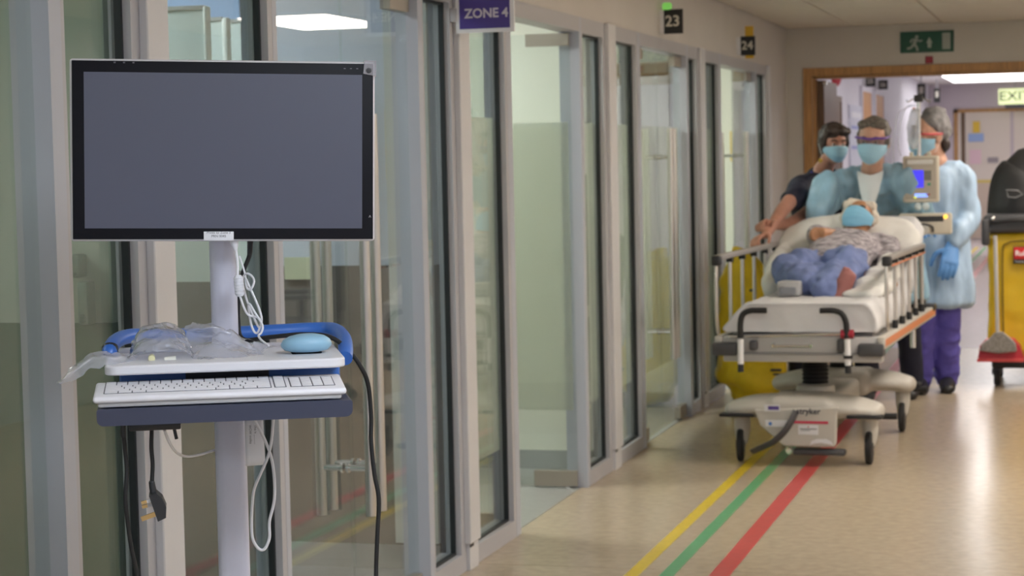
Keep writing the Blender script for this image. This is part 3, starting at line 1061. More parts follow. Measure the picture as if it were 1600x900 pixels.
pl = thing('mains_plug', 'black three-pin mains plug with brass pins hanging on a short lead', 'plug', ORG, CA)
yl = -.26
pp = cpts([(237, 672, yl), (236.5, 700, yl), (238.5, 725, yl), (237.5, 752, yl)])
MB().tube(cr(pp, 6), .0036, 10).build('lead', m_blackr, pl)
pp = cpts([(236.5, 750, yl), (238, 760, yl), (240.5, 773, yl)])
g = MB().tube(pp, [.0050, .0058, .0066], 12)
g.build('strain_relief', m_black, pl)
pts2 = [c_at(*q) for q in ((233, 772, yl), (244, 767.5, yl), (254, 776, yl), (260, 790, yl), (259.5, 806, yl), (247, 812, yl))]
MB().prism([(p.x, p.z) for p in pts2], 1, yl - .022, yl + .024).build('plug_body', m_black, pl, smooth=False)
bv = pl.children[-1].modifiers.new('b', 'BEVEL'); bv.width = .004; bv.segments = 3
for (xa, ya, xb, yb, yo, hh_) in ((221, 811, 243, 803, 0, .0040), (221, 786, 238, 781, -.011, .0028), (222, 792, 239, 788, .011, .0028)):
    a, b = c_at(xa, ya, yl + yo), c_at(xb, yb, yl + yo)
    m1 = a.lerp(b, .42) if hh_ < .0035 else a
    dv = (b - a).normalized()
    RR = Matrix.Rotation(-math.atan2(dv.z, dv.x), 3, 'Y')
    c = (a + b) / 2
    L_ = (b - a).length
    MB().box(c - V((L_ / 2, .003, hh_)), c + V((L_ / 2, .003, hh_)), RR).build('pin', m_brass, pl, smooth=False)
    if hh_ < .0035:
        c2 = a.lerp(b, .75)
        MB().box(c2 - V((L_ * .25, .0034, hh_ + .0004)), c2 + V((L_ * .25, .0034, hh_ + .0004)), RR).build('pin_sleeve', m_white, pl, smooth=False)

uc = thing('usb_cable', 'white cable with ferrite lump bunched in loops below the monitor', 'cable', ORG, CA)
pp = cpts([(366, 376, .02), (368.5, 392, .02), (371, 410, .015), (371, 430, .01)])
MB().tube(cr(pp, 6), .0026, 8).build('cable', m_cab_w, uc)
MB().tube([pp[0] + V((0, 0, .004)), pp[0] + V((0, 0, -.006)), pp[1]], [.0085, .0078, .003], 12).build('cable_plug', m_cab_w, uc)
fa, fb = c_at(372, 430, .01), c_at(375, 463, .01)
MB().tube([fa, fa.lerp(fb, .12), fa.lerp(fb, .88), fb], [.0055, .0086, .0088, .006], 14).build('ferrite', m_cab_w, uc)
rg = MB()
for k in range(1, 7):
    c = fa.lerp(fb, k / 7)
    rg.tube([c + (V((math.cos(t), math.sin(t), 0)) * .0088) for t in [2 * math.pi * i / 16 for i in range(16)]], .0009, 6, closed=True)
rg.build('ferrite_ring', m_cab_w, uc)
lp = cpts([(375, 463, .01), (381, 480, .0), (388, 492, -.005), (402, 496, .0), (408, 502, .005), (405, 512, .01), (397, 497, .02), (386, 470, .02), (379, 440, .02), (384, 428, .01), (393, 431, .0), (397, 440, -.01), (392, 452, -.01), (386, 450, .0), (384, 436, .01),
           (388, 444, .0), (398, 466, -.01), (406, 486, -.01), (409, 500, -.01), (406, 512, -.01), (402, 520, -.005), (397, 518, .0), (392, 505, .005), (388, 480, .01), (390, 475, .0), (398, 488, -.01), (410, 508, -.015), (408, 520, -.02), (404, 524, -.03), (408, 531, -.05), (420, 540, -.08)])
MB().tube(cr(lp, 6), .0021, 8).build('cable_loops', m_cab_w, uc)
MB().tube(cr(cpts([(374, 400, .03), (382, 425, .03), (386, 450, .03)]), 5), .0018, 6).build('thin_cable', m_cab_w, uc)

wc = thing('white_lead', 'thin white lead hanging in a long loop under the keyboard tray', 'cable', ORG, CA)
lp = cpts([(427, 655, -.02), (424, 690, -.02), (418, 715, -.02), (408, 738, -.02), (397, 765, -.02), (394, 790, -.02), (393, 825, -.02), (396, 845, -.02), (405, 858, -.02), (414, 857, -.02), (421, 840, -.02), (421, 815, -.02), (428, 785, -.02), (429, 755, -.02), (425, 720, -.02), (415, 690, -.02), (398, 657, -.02)])
MB().tube(cr(lp, 7), .0028, 8).build('cable', m_cab_w, wc)
wc2 = thing('white_lead', 'thin white lead sagging from the black cable box to the pole', 'cable', ORG, CA)
lp = cpts([(257, 672, -.20), (264, 690, -.18), (275, 706, -.14), (290, 713, -.06), (312, 710.5, .03), (330, 705, .09), (350, 700, .14)])
MB().tube(cr(lp, 6), .0026, 8).build('cable', m_cab_w, wc2)
# note hanging behind the pole
nt_ = thing('paper_note', 'white printed paper note hanging beside the pole under the tray', 'note', ORG, CA)
a, b, c, d = cpts([(382, 652, .04), (411, 652, .04), (414.5, 726, .045), (384, 728.5, .04)])
MB().sheet([[a, (a + b) / 2, b], [(a + d) / 2, (a + b + c + d) / 4 + V((0, -.002, 0)), (b + c) / 2], [d, (d + c) / 2, c]], 3, thick=.0005).build('paper', m_paper, nt_, angle=180)
for px_, s_ in ((398.5, 'This is ______'), (390.5, 'WOW trolley')):
    text('note_text', s_, .0062, m_ink, nt_, basis(c_at(px_, 664, .0365) + V((0, -.001, 0)), (0.02, 0, -1), (1, 0, .02)), .0001, 'LEFT')

# ================================================================== HOSPITAL STRETCHER
BA = math.radians(-2.75)
BF = Frame((-1.316, 9.95, 0), BA)
b_at = BF.at
BORG = tuple(BF.o)
m_beige = mat('stretcher_beige', (0.50, 0.475, 0.43), 0.42)
m_bgrey = mat('stretcher_grey', (0.46, 0.45, 0.44), 0.42)
m_sheet = mat('white_sheet', (0.60, 0.60, 0.62), 0.8, bump=.15, bscale=25)
m_linen = mat('white_linen', (0.72, 0.715, 0.70), 0.8, bump=.2, bscale=22)
m_orange = mat('orange_stripe', (0.62, 0.22, 0.10), 0.45)
m_darkgrey = mat('dark_grey_plastic', (0.06, 0.06, 0.065), 0.45)

bed = thing('hospital_stretcher', 'beige wheeled hospital stretcher with chrome side rails', 'stretcher', BORG, BA)
# base: rear and front hoods, spine
def hood(y0, y1, nm):
    mb = MB()
    for sx_ in (-1, 1):
        mb.loft([(sx_ * .10, (y0 + y1) / 2, .275), (sx_ * .24, (y0 + y1) / 2, .272), (sx_ * .345, (y0 + y1) / 2, .255)], [((y1 - y0) / 2, .062), ((y1 - y0) / 2 * .92, .055), ((y1 - y0) / 2 * .7, .045)], wide=(0, 1, 0), n=18)
    mb.rbox((-.16, y0, .20), (.16, y1, .335), .04, 4)
    return fuse(nm, mb, m_beige, bed, .012, 4)
hood(-.03, .30, 'base_hood')
hood(1.18, 1.50, 'base_hood')
MB().rbox((-.11, .2, .19), (.11, 1.3, .30), .03, 3).build('base_spine', m_beige, bed)
for y in (.02, 1.47):
    for sx_ in (-1, 1):
        MB().rbox((sx_ * .31 - .085, y - .03, .232), (sx_ * .31 + .085, y + .05, .248), .006, 2).build('bumper_strip', m_blackr, bed)
# skirt panel on the foot end
sk = [b_at(*q, -.035) for q in ((1178, 640), (1188, 665), (1225, 697), (1303, 699), (1306, 694), (1307, 650), (1310, 636))]
pan = MB().prism([(p.x, p.z) for p in sk], 1, -.04, .0).build('skirt_panel', m_beige, bed, smooth=False)
bv = pan.modifiers.new('b', 'BEVEL'); bv.width = .008; bv.segments = 3; bv.limit_method = 'ANGLE'


def decal(nm, x0, y0, x1, y1, m, ly=-.0415, th=.001, parent=None):
    a, b = b_at(x0, y0, ly), b_at(x1, y1, ly)
    return MB().box((a.x, ly - th, b.z), (b.x, ly, a.z)).build(nm, m, parent or bed, smooth=False)


m_label = mat('label_white', (.70, .70, .72), .5)
decal('label', 1194, 632, 1219, 643, m_label, -.0455)
decal('label_mark', 1200, 634.5, 1217, 640.5, mat('label_purple', (.10, .06, .28), .5), -.0468)
decal('label', 1196, 656, 1232, 667, m_label, -.0455)
MB().ell(b_at(1203.5, 662, -.0465), (.009, .001, .009)).build('label_mark', mat('label_blue', (.08, .22, .55), .5), bed)
decal('red_stripe', 1240, 657.5, 1294, 662.5, mat('label_red', (.55, .04, .09), .5))
lb = decal('label', 1247, 663.5, 1279, 679.5, m_label)
decal('label_mark', 1250, 669.5, 1276, 671.2, m_ink, -.0428)
decal('label_mark', 1262, 666, 1264, 668, mat('label_red2', (.5, .08, .08), .5), -.0428)
decal('label_mark', 1251, 672.2, 1266, 673.2, m_ink, -.0428)
tz = b_at(1263, 643, -.05)
text('maker_lettering', 'stryker', .040, m_ink, bed, basis(tz, (1, 0, 0), (0, 0, 1)), .0008, bold=.0008)
oo = [b_at(*q, -.043) for q in ((1265, 696), (1268, 689), (1276, 686), (1291, 686), (1299, 690), (1302, 696), (1294, 694), (1283, 692), (1273, 693))]
MB().prism([(p.x, p.z) for p in oo], 1, -.0435, -.0415).build('white_emblem', m_label, bed, smooth=False)
MB().cyl((-.05, -.03, .075), (-.05, .0, .075), .016, n=14).build('tow_eye', m_chrome, bed)
MB().rbox((-.03, -.03, .055), (.22, .03, .085), .01, 2).build('step_bar', m_darkgrey, bed)
# castors
for y, inset in ((.16, 0), (1.36, 0)):
    for sx_ in (-1, 1):
        x = sx_ * .315
        cs = MB().loft([(x, y, .235), (x, y, .15), (x, y - .01, .10)], [(.040, .050), (.038, .055), (.030, .040)], n=16).build('castor_housing', m_beige, bed)
        wv = MB().lathe([(.03, -.016), (.072, -.016), (.080, -.008), (.080, .008), (.072, .016), (.03, .016)], (0, 0, 0), 24, 0)
        wv.xf(Matrix.Translation((x, y - .045, .080)) @ Matrix.Rotation(math.radians(5 - 2 * sx_), 4, 'Z')).build('wheel', m_blackr, cs)
        MB().cyl((x - .02, y - .045, .08), (x + .02, y - .045, .08), .022, n=12).build('wheel_hub', m_darkgrey, cs)
    MB().cyl((.36, y + .10, .215), (.43, y + .10, .215), .016, n=12).build('brake_pedal', m_blackr, bed)
# drag strap
sp = [b_at(*q) for q in ((1243, 643, -.05), (1236, 658, -.075), (1224, 676, -.085), (1205, 692, -.085), (1186, 701, -.08), (1176, 706, -.07))]
MB().tube(cr(sp, 6), 1.0, 10, flat=(.021, .009, (0, 0, 1))).build('floor_strap', m_darkgrey, bed)
# lift columns in ribbed bellows
for y in (.52, 1.34):
    pr = [(.03, .30)]
    for k in range(12):
        pr += [(.068, .31 + k * .02), (.060, .32 + k * .02)]
    pr += [(.03, .56)]
    MB().lathe(pr, (-.012, y, 0), 22).build('bellows', m_blackr, bed)
    MB().lathe([(.06, .29), (.10, .30), (.095, .335), (.07, .345)], (-.012, y, 0), 22).build('column_collar', m_beige, bed)
# litter frame
MB().rbox((-.375, .02, .50), (.395, .10, .622), .006, 2).build('end_beam', m_bgrey, bed)
MB().rbox((-.355, .012, .535), (.33, .022, .548), .004, 1).build('beam_channel', mat('channel_dark', (.3, .3, .3), .4, .4), bed)
a, b = b_at(1208, 540.5, .005), b_at(1266, 541, .005)
MB().tube([a, b], .006, 10).build('grab_bar', m_chrome, bed)
for q in (a, b):
    MB().cyl(q, q + V((0, .02, .006)), .009, n=10).build('grab_bar_fixing', m_chrome, bed)
MB().tube([b_at(1140, 526, .01), b_at(1325, 522, .01)], .007, 10).build('cross_tube', m_chrome, bed)
for sx_ in (-1, 1):
    MB().rbox((sx_ * .34 - .025, .1, .53), (sx_ * .34 + .025, 2.05, .60), .008, 2).build('side_beam', m_bgrey, bed)
MB().rbox((-.33, 1.98, .52), (.33, 2.06, .61), .008, 2).build('end_beam', m_bgrey, bed)
MB().box((-.34, .10, .605), (.34, 1.20, .632)).build('platform', m_bgrey, bed, smooth=False)
RB = Matrix.Rotation(math.radians(29), 3, 'X')
MB().box((-.33, 1.20, .605), (.33, 2.02, .632), RB, (0, 1.20, .62)).build('backrest_platform', m_bgrey, bed, smooth=False)
MB().tube([(-.2, 1.85, .57), (-.2, 1.7, .86)], .014, 8).build('backrest_strut', m_chrome, bed)
MB().tube([(.2, 1.85, .57), (.2, 1.7, .86)], .014, 8).build('backrest_strut', m_chrome, bed)
# corner bumpers
for (x0, y0, x1, y1) in ((1112, 535, 1152, 556), (1170, 532, 1183, 548), (1307, 530, 1319, 551), (1340, 537, 1381, 558)):
    a, b = b_at(x0, y0, -.01), b_at(x1, y1, -.01)
    MB().rbox((a.x, -.02, b.z), (b.x, .06, a.z), .012, 2).build('corner_bumper', m_darkgrey, bed)
# foot-end push handles
for pts, low in ((((1157, 528), (1157, 505), (1161, 491), (1172, 485.5), (1185, 485), (1198, 485)), ((1157, 530), (1157.5, 570))),
                 (((1323, 528), (1322, 505), (1316, 491), (1306, 486), (1295, 485), (1281, 485.5)), ((1324, 530), (1325, 572)))):
    MB().tube(cr([b_at(*q, -.03) for q in pts], 5), .0145, 12).build('push_handle', m_blackr, bed)
    a, b = b_at(*low[0], -.03), b_at(*low[1], -.03)
    tb = MB().tube([a, b], .0145, 12).build('handle_tube', m_white, bed)
    MB().tube([b + V((0, 0, .004)), b + V((0, 0, -.035))], .0150, 12).build('tube_end', m_black, tb)
a = b_at(1324, 522, -.02)
MB().cyl(a + V((-.03, .0, 0)), a + V((.03, .0, 0)), .022, n=14).build('red_knob', mat('knob_red', (.35, .02, .04), .4), bed)
a = b_at(1325, 557, -.03)
MB().cyl(a + V((0, 0, -.01)), a + V((0, 0, .005)), .022, n=14).build('handle_ring', m_black, bed)


def side_rail(lx, y0, y1, zt_, zb, nb, label):
    rl_ = MB().rbox((lx - .018, y0 - .01, zt_ - .012), (lx + .018, y1, zt_ + .016), .008, 2).build('side_rail', mat('rail_top', (.36, .34, .33), .4, .3), bed)
    rl_['label'] = label
    MB().rbox((lx - .022, y0 - .035, zt_ - .035), (lx + .022, y0 + .03, zt_ + .014), .01, 2).build('rail_cap', m_black, rl_)
    MB().tube(cr([(lx, y0 - .012, zt_ - .02), (lx, y0 - .028, zt_ - .12), (lx, y0 - .02, zb + .08), (lx, y0 + .01, zb)], 5), .009, 10).build('rail_end_tube', m_steel, rl_)
    for k in range(1, nb):
        y = y0 + (y1 - .03 - y0) * k / (nb - 1)
        MB().cyl((lx, y, zb), (lx, y, zt_ - .01), .0095, n=10).build('rail_bar', m_steel, rl_)
        MB().cyl((lx - .016, y, zt_ - .022), (lx + .016, y, zt_ - .022), .014, n=10).build('rail_joint', m_black, rl_)
        MB().cyl((lx, y, zb - .01), (lx, y, zb + .03), .014, n=10).build('rail_socket', m_black, rl_)
    return rl_


qa, qb = BF.atx(1386, 413, .392), BF.atx(1441, 377, .392)
r1 = side_rail(.392, qa.y, qb.y, (qa.z + qb.z) / 2, .635, 6, 'chrome barred side rail with orange stripe along it')
MB().box((.392 + .0185, qa.y + .03, qa.z - .013), (.392 + .0195, qb.y - .01, qa.z - .004)).build('orange_strip', m_orange, r1, smooth=False)
ql, qm = BF.atx(1118, 412, -.397), BF.atx(1213, 375, -.397)
side_rail(-.397, ql.y + .03, qm.y, (ql.z + qm.z) / 2, .635, 6, 'chrome barred side rail beside the yellow bag')
MB().rbox((.376, .0, .565), (.412, 2.07, .625), .006, 2).build('rail_track', m_beige, bed)
MB().box((.412, .02, .578), (.4135, 2.05, .612)).build('orange_stripe', m_orange, bed, smooth=False)
MB().rbox((-.412, .0, .565), (-.376, 2.07, .625), .006, 2).build('rail_track', m_beige, bed)
MB().rbox((.30, 1.93, .60), (.42, 2.06, .64), .01, 2).build('head_bracket', m_black, bed)
MB().tube([(.36, 1.45, .56), (.36, 1.45, .44)], .016, 10).build('hook_tube', m_chrome, bed)

# mattress under a tucked white sheet
mtt = thing('mattress', 'white sheeted stretcher mattress with raised head end', 'mattress', BORG, BA)
mb = MB()
path = [(.03, .642, .785), (.10, .642, .79), (1.0, .642, .79), (1.18, .65, .795), (1.55, .86, .99), (1.93, 1.05, 1.15)]
nx = 12
def msec(y, z0, z1, fl_):
    pts = []
    for (x, z) in ((-.375, z0), (-.385, z0 + .02), (-.355, z0 + .05), (-.29, z1 - .025), (-.26, z1 - .003), (-.1, z1), (.1, z1), (.32, z1 - .003), (.35, z1 - .03), (.372, z1 - .08), (.378, z0 + .02), (.37, z0)):
        pts.append(V((x, y, z)))
    return pts
PP = cr([V((a, b, c)) for a, b, c in path], 6)
vs = []
for p in PP:
    vs += msec(p.x, p.y, p.z, 0)
fs = []
n_ = 12
for i in range(len(PP) - 1):
    for k in range(n_):
        fs.append((i * n_ + k, i * n_ + (k + 1) % n_, (i + 1) * n_ + (k + 1) % n_, (i + 1) * n_ + k))
fs += [tuple(range(n_))[::-1], tuple(range((len(PP) - 1) * n_, len(PP) * n_))]
mb.add(vs, fs)
fuse('sheeted_mattress', mb, m_sheet, mtt, .014, 3, amp=.006, fsc=7)

# pillow behind the patient
plw = thing('pillow', 'large soft white pillow behind the patient', 'pillow', BORG, BA)
mb = MB()
Rp = Matrix.Rotation(math.radians(27), 3, 'X')
for (x, y, z, a, b, c) in ((-.16, 1.62, 1.045, .22, .19, .075), (.16, 1.62, 1.045, .22, .19, .075), (0, 1.66, 1.06, .22, .20, .075), (-.30, 1.55, 1.0, .09, .12, .05), (.30, 1.56, 1.02, .10, .14, .06)):
    mb.ell((x, y, z), (a, b, c), R=Rp)
fuse('pillow_case', mb, m_linen, plw, .014, 4, amp=.014, fsc=6, seed=3)
# loose sheet bunched on both sides
for (nm, lab, pts, rr) in (('bed_sheet', 'rumpled white sheet bunched beside the blue trousers', [(-.30, .98, .80), (-.33, 1.12, .83), (-.33, 1.3, .90), (-.32, 1.5, .97)], [(.07, .05), (.07, .06), (.06, .07), (.05, .05)]),
                           ('bed_sheet', 'crumpled white sheet folded down inside the orange striped rail', [(.24, .42, .80), (.28, .75, .84), (.29, 1.0, .88), (.27, 1.25, .92)], [(.11, .025), (.09, .06), (.07, .07), (.05, .05)])):
    t = thing(nm, lab, 'sheet', BORG, BA)
    fuse('cloth', MB().loft(pts, rr), m_linen, t, .014, 3, amp=.022, fsc=9, seed=len(lab))

# small grey device lying by the feet
dv = thing('bedside_device', 'small grey boxed medical device on the mattress by the patient feet', 'device', BORG, BA)
a, b = b_at(1214, 440, .42), b_at(1250, 473, .42)
bx = ((a.x + b.x) / 2, .47)
z0 = .792
MB().rbox((a.x, .42, z0), (b.x, .56, a.z), .008, 2).build('case', mat('device_grey', (.42, .42, .43), .45), dv)
MB().box((a.x + .012, .416, a.z - .052), (b.x - .02, .4195, a.z - .030)).build('slot', m_black, dv, smooth=False)
MB().rbox((a.x + .015, .412, z0 + .008), (b.x - .02, .4195, z0 + .045), .003, 1).build('lower_panel', mat('device_panel', (.22, .23, .26), .4), dv)

# ================================================================== DRIP POLE WITH MONITORS
YP = 12.02
pp_ = PY(1437, 330, YP)
ip = thing('drip_pole', 'slim chrome drip pole clamped at the stretcher head', 'drip pole', (pp_.x, YP, 0))
zt_ = PY(1438, 158, YP).z
MB().cyl((0, 0, .60), (0, 0, zt_), .011, n=12).build('pole', m_chrome, ip)
MB().rbox((-.03, -.04, .55), (.03, .03, .66), .008, 2).build('clamp', m_black, ip)
for sx_ in (-1, 1):
    MB().tube(cr([(0, 0, zt_ - .01), (sx_ * .03, 0, zt_ + .012), (sx_ * .06, -.01, zt_ - .005), (sx_ * .068, -.012, zt_ + .01)], 5), .004, 8).build('hook', m_chrome, ip)
MB().rbox((-.025, -.02, zt_ - .005), (.025, .02, zt_ + .035), .006, 2).build('hook_boss', m_black, ip)

ib = thing('infusion_bag', 'clear infusion bag hanging from the drip pole', 'infusion bag', (0, 0, 0))
Yb = YP - .03
g = [[PY(*q, Yb) for q in ((1424, 172), (1430, 170), (1436, 172))], [PY(*q, Yb - .02) for q in ((1418, 195), (1427, 195), (1436, 195))], [PY(*q, Yb - .02) for q in ((1419, 222), (1427, 224), (1435, 222))], [PY(*q, Yb) for q in ((1424, 232), (1428, 234), (1433, 232))]]
MB().sheet(g, 5, .004, 20, thick=.02).build('bag', sheetmat('bag_film', (.88, .90, .93), .06, 1, diff=.45, dcol=(.72, .74, .78), grough=.1, transl=.5), ib)
MB().box(PY(1424, 195, Yb - .028), PY(1432, 215, Yb - .026)).build('print', mat('bag_print', (.35, .36, .4), .6), ib, smooth=False)
MB().tube(cr([PY(*q, Yb) for q in ((1430, 165), (1418, 166), (1410, 180), (1405, 205), (1404, 230), (1408, 244))], 6), .0035, 8).tube(cr([PY(*q, Yb + .02) for q in ((1425, 165), (1405, 175), (1399, 200), (1396, 235), (1400, 290), (1412, 322))], 6), .003, 8).build('drip_line', m_tubing, ib)
MB().cyl(PY(1428, 168, Yb), PY(1428, 174, Yb), .008, n=10).build('port', mat('port_orange', (.5, .2, .08), .5), ib)

m_case = mat('monitor_case', (.62, .58, .49), .45)
a, b = PY(1410, 244, YP - .09), PY(1467, 316, YP - .09)
pm = thing('patient_monitor', 'cream vital signs monitor with small bright blue screen on the drip pole', 'monitor', ((a.x + b.x) / 2, YP - .09, b.z))
w, h = (b.x - a.x) / 2, a.z - b.z
MB().rbox((-w, 0, 0), (w, .075, h), .012, 3).build('case', m_case, pm)
MB().rbox((-w + .012, -.006, .018), (w - .012, .004, h - .012), .006, 2).build('front_panel', mat('panel_taupe', (.42, .38, .32), .5), pm)
k = h / 72
MB().box((-w + 8 * k, -.009, h - 49 * k), (-w + 32 * k, -.006, h - 22 * k)).build('screen', mat('blue_screen', (.05, .04, .75), .4, emit=.9), pm, smooth=False)
MB().rbox((-w + 7 * k, -.012, h - 13 * k), (w - 8 * k, -.004, h - 6 * k), .004, 1).build('carry_handle', mat('handle_pale', (.66, .66, .64), .4), pm)
MB().box((w - 22 * k, -.008, h - 38 * k), (w - 11 * k, -.006, h - 23 * k)).build('keypad', mat('keypad_grey', (.18, .18, .16), .5), pm, smooth=False)
MB().box((w - 17 * k, -.009, h - 46 * k), (w - 12 * k, -.006, h - 42 * k)).build('green_button', mat('btn_green', (.05, .32, .2), .5), pm, smooth=False)
MB().box((-w + 18 * k, -.009, h - 64 * k), (-w + 38 * k, -.006, h - 58 * k)).build('status_display', mat('status_blue', (.25, .40, .95), .4, emit=.9), pm, smooth=False)
MB().ell((-w + 19 * k, -.009, h - 64 * k), (.009, .003, .007)).build('status_light', mat('status_yellow', (.7, .8, .12), .4, emit=.6), pm)
MB().box((w - 19 * k, -.009, h - 61 * k), (w - 13 * k, -.006, h - 58.5 * k)).build('red_button', mat('btn_red', (.4, .05, .06), .5), pm, smooth=False)
for x in (-w + 10 * k, w - 18 * k):
    MB().rbox((x, .02, h - .002), (x + 6 * k, .05, h + 6 * k), .004, 1).build('top_lug', m_case, pm)
for x in (-.015, .028):
    MB().ell((x, -.012, -.022), (.020, .018, .022)).build('suction_knob', mat('knob_pale', (.62, .72, .76), .35), pm)

a, b = PY(1404, 334, YP - .10), PY(1487, 366, YP - .10)
iu = thing('infusion_pump', 'wide cream infusion pump with amber light below the vital signs monitor', 'infusion pump', ((a.x + b.x) / 2, YP - .10, b.z))
w, h = (b.x - a.x) / 2, a.z - b.z
MB().rbox((-w, 0, 0), (w, .085, h), .012, 3).build('case', m_case, iu)
MB().box((-w + .05, -.003, h - .047), (w - .045, .003, h - .016)).build('display', m_black, iu, smooth=False)
MB().ell((w - .033, -.002, h - .02), (.011, .006, .011)).build('amber_light', mat('amber', (1.0, .50, .05), .4, emit=2.2), iu)
MB().ell((-w + .04, -.002, h - .034), (.008, .004, .005)).build('amber_mark', mat('amber_dim', (.6, .2, .06), .4, emit=.3), iu)
MB().lathe([(.02, -.02), (.034, -.016), (.034, 0)], (-.01, 0, .03), 18, 1).build('dial', mat('dial_grey', (.55, .54, .5), .4), iu)
MB().tube(cr([(-.05, -.01, .02), (-.055, -.02, .045), (-.01, -.02, .06), (.04, -.02, .045), (.045, -.01, .015)], 5), .006, 8).build('line_guide', m_darkgrey, iu)

# ================================================================== PEOPLE
m_skin = mat('skin_fair', (.56, .32, .23), .5, var=.08, vscale=25)
m_skin2 = mat('skin_pink', (.52, .25, .18), .5, var=.08, vscale=25)
m_skin3 = mat('skin_tan', (.42, .20, .10), .5, var=.12, vscale=25)
m_foot = mat('skin_ruddy', (.33, .13, .12), .5, var=.12, vscale=25)
m_hairb = mat('hair_dark_brown', (.035, .022, .018), .55, var=.5, vscale=60, stretch=(1, 1, .2))
m_hairg = mat('hair_greying', (.12, .105, .09), .6, var=.55, vscale=60, stretch=(1, 1, .2))
m_hairw = mat('hair_white', (.66, .60, .52), .7, var=.2, vscale=50)
m_mask = mat('mask_blue', (.31, .53, .68), .75, bump=.1, bscale=60)
m_mask2 = mat('mask_sky', (.22, .50, .72), .75, bump=.1, bscale=60)
m_strap = mat('strap_white', (.75, .75, .75), .7)
m_navy = mat('navy_cotton', (.012, .014, .035), .8, bump=.2, bscale=60)
m_gown = mat('gown_blue', (.25, .42, .55), .4, var=.35, vscale=7, bump=.2, bscale=40, stretch=(1, 1, .5))
m_gown2 = mat('gown_pale_blue', (.38, .52, .70), .5, var=.2, vscale=7, bump=.2, bscale=40, stretch=(1, 1, .5))
m_scrub = mat('scrub_violet', (.11, .09, .42), .8, bump=.2, bscale=60)
m_shirt = mat('shirt_white', (.60, .66, .70), .8)
m_glove = mat('glove_blue', (.10, .27, .60), .45)
m_eye = mat('eye_dark', (.03, .02, .02), .3)
m_eyew = mat('eye_white', (.7, .68, .65), .35)


class Head:
    """a head given by its centre, the way it faces and its crown direction; s = 1 is a 0.24 m head"""
    def __init__(s, c, face, crown, sc):
        s.c = V(c)
        s.f = V(face).normalized()
        u = V(crown)
        s.u = (u - s.f * u.dot(s.f)).normalized()
        s.r = s.f.cross(s.u)
        s.k = sc
        s.R = Matrix((s.r, s.f, s.u)).transposed()

    def p(s, r, f, u):
        return s.c + (s.r * r + s.f * f + s.u * u) * s.k

    def solids(s, mb, neck):
        k = s.k
        mb.ell(s.p(0, -.008, .030), (.076 * k, .094 * k, .092 * k), 20, 14, s.R)
        mb.ell(s.p(0, .022, -.045), (.058 * k, .064 * k, .072 * k), 18, 12, s.R)
        mb.ell(s.p(0, .050, -.088), (.030 * k, .028 * k, .026 * k), 14, 10, s.R)
        mb.ell(s.p(0, .066, .038), (.052 * k, .022 * k, .018 * k), 14, 10, s.R)
        for q in (-1, 1):
            mb.ell(s.p(q * .038, .062, -.012), (.022 * k, .020 * k, .020 * k), 12, 8, s.R)
            mb.ell(s.p(q * .076, -.008, -.005), (.010 * k, .020 * k, .032 * k), 10, 8, s.R)
        mb.loft([s.p(0, .082, .022), s.p(0, .096, -.006), s.p(0, .104, -.026)], [(.009 * k, .009 * k), (.012 * k, .012 * k), (.017 * k, .014 * k)], wide=s.r, n=10)
        mb.loft([s.p(0, -.015, -.05), V(neck).lerp(s.p(0, -.015, -.05), .4), V(neck)], [(.052 * k, .056 * k), (.054 * k, .056 * k), (.062 * k, .062 * k)], wide=s.r)

    def eyes(s, parent):
        for q in (-1, 1):
            MB().ell(s.p(q * .032, .079, .012), (.0115 * s.k, .008 * s.k, .0058 * s.k), 12, 8, s.R).build('eye', m_eyew, parent)
            MB().ell(s.p(q * .032, .0865, .012), (.0055 * s.k, .003 * s.k, .0058 * s.k), 10, 6, s.R).build('iris', m_eye, parent)
            MB().tube([s.p(q * .015, .088, .034), s.p(q * .032, .088, .040), s.p(q * .050, .078, .034)], .0045 * s.k, 8).build('eyebrow', m_hairb, parent)

    def mask(s, parent, m, top=.000, bot=-.112, wide=1.0):
        rows = []
        for j in range(9):
            v = j / 8
            row = []
            for i in range(13):
                th = math.radians((i / 12 * 2 - 1) * 82)
                e = abs(math.sin(th))
                # the upper edge dips over the cheeks, the lower edge rises towards the ears
                ut = top + .014 - .020 * e ** 2
                ub = bot + .055 * e ** 2.2
                uu = ut + (ub - ut) * v
                rad = .106 + .018 * math.sin(math.pi * min(1, .12 + .85 * v)) + (.0022 if j % 2 else 0)
                x = math.sin(th) * (.084 - .012 * max(0, v - .4)) * wide
                f = .0 + math.cos(th) * rad * (1 - .16 * max(0, v - .6) / .4)
                row.append(s.p(x, f, uu))
            rows.append(row)
        o = MB().sheet(rows, 2, thick=.002).build('face_mask', m, parent, angle=60)
        for q in (-1, 1):
            MB().tube(cr([s.p(q * .080 * wide, .012, top + .012), s.p(q * .086, -.012, .028), s.p(q * .090, -.028, .0), s.p(q * .086, -.012, -.03), s.p(q * .074, .012, bot + .03)], 4), .0016, 6).build('mask_loop', m_strap, o)
        return o

    def hair(s, parent, m, pieces, amp=.008, fsc=30, voxel=.008, nm='hair'):
        mb = MB()
        for (r, f, u, a, b, c) in pieces:
            mb.ell(s.p(r, f, u), (a * s.k, b * s.k, c * s.k), 18, 12, s.R)
        return fuse(nm, mb, m, parent, voxel, 2, amp=amp, fsc=fsc, seed=1.3)


def limb(mb, pts, rad):
    mb.loft(pts, [(r, r) if not isinstance(r, tuple) else r for r in rad], wide=(1, .3, .2), n=14)


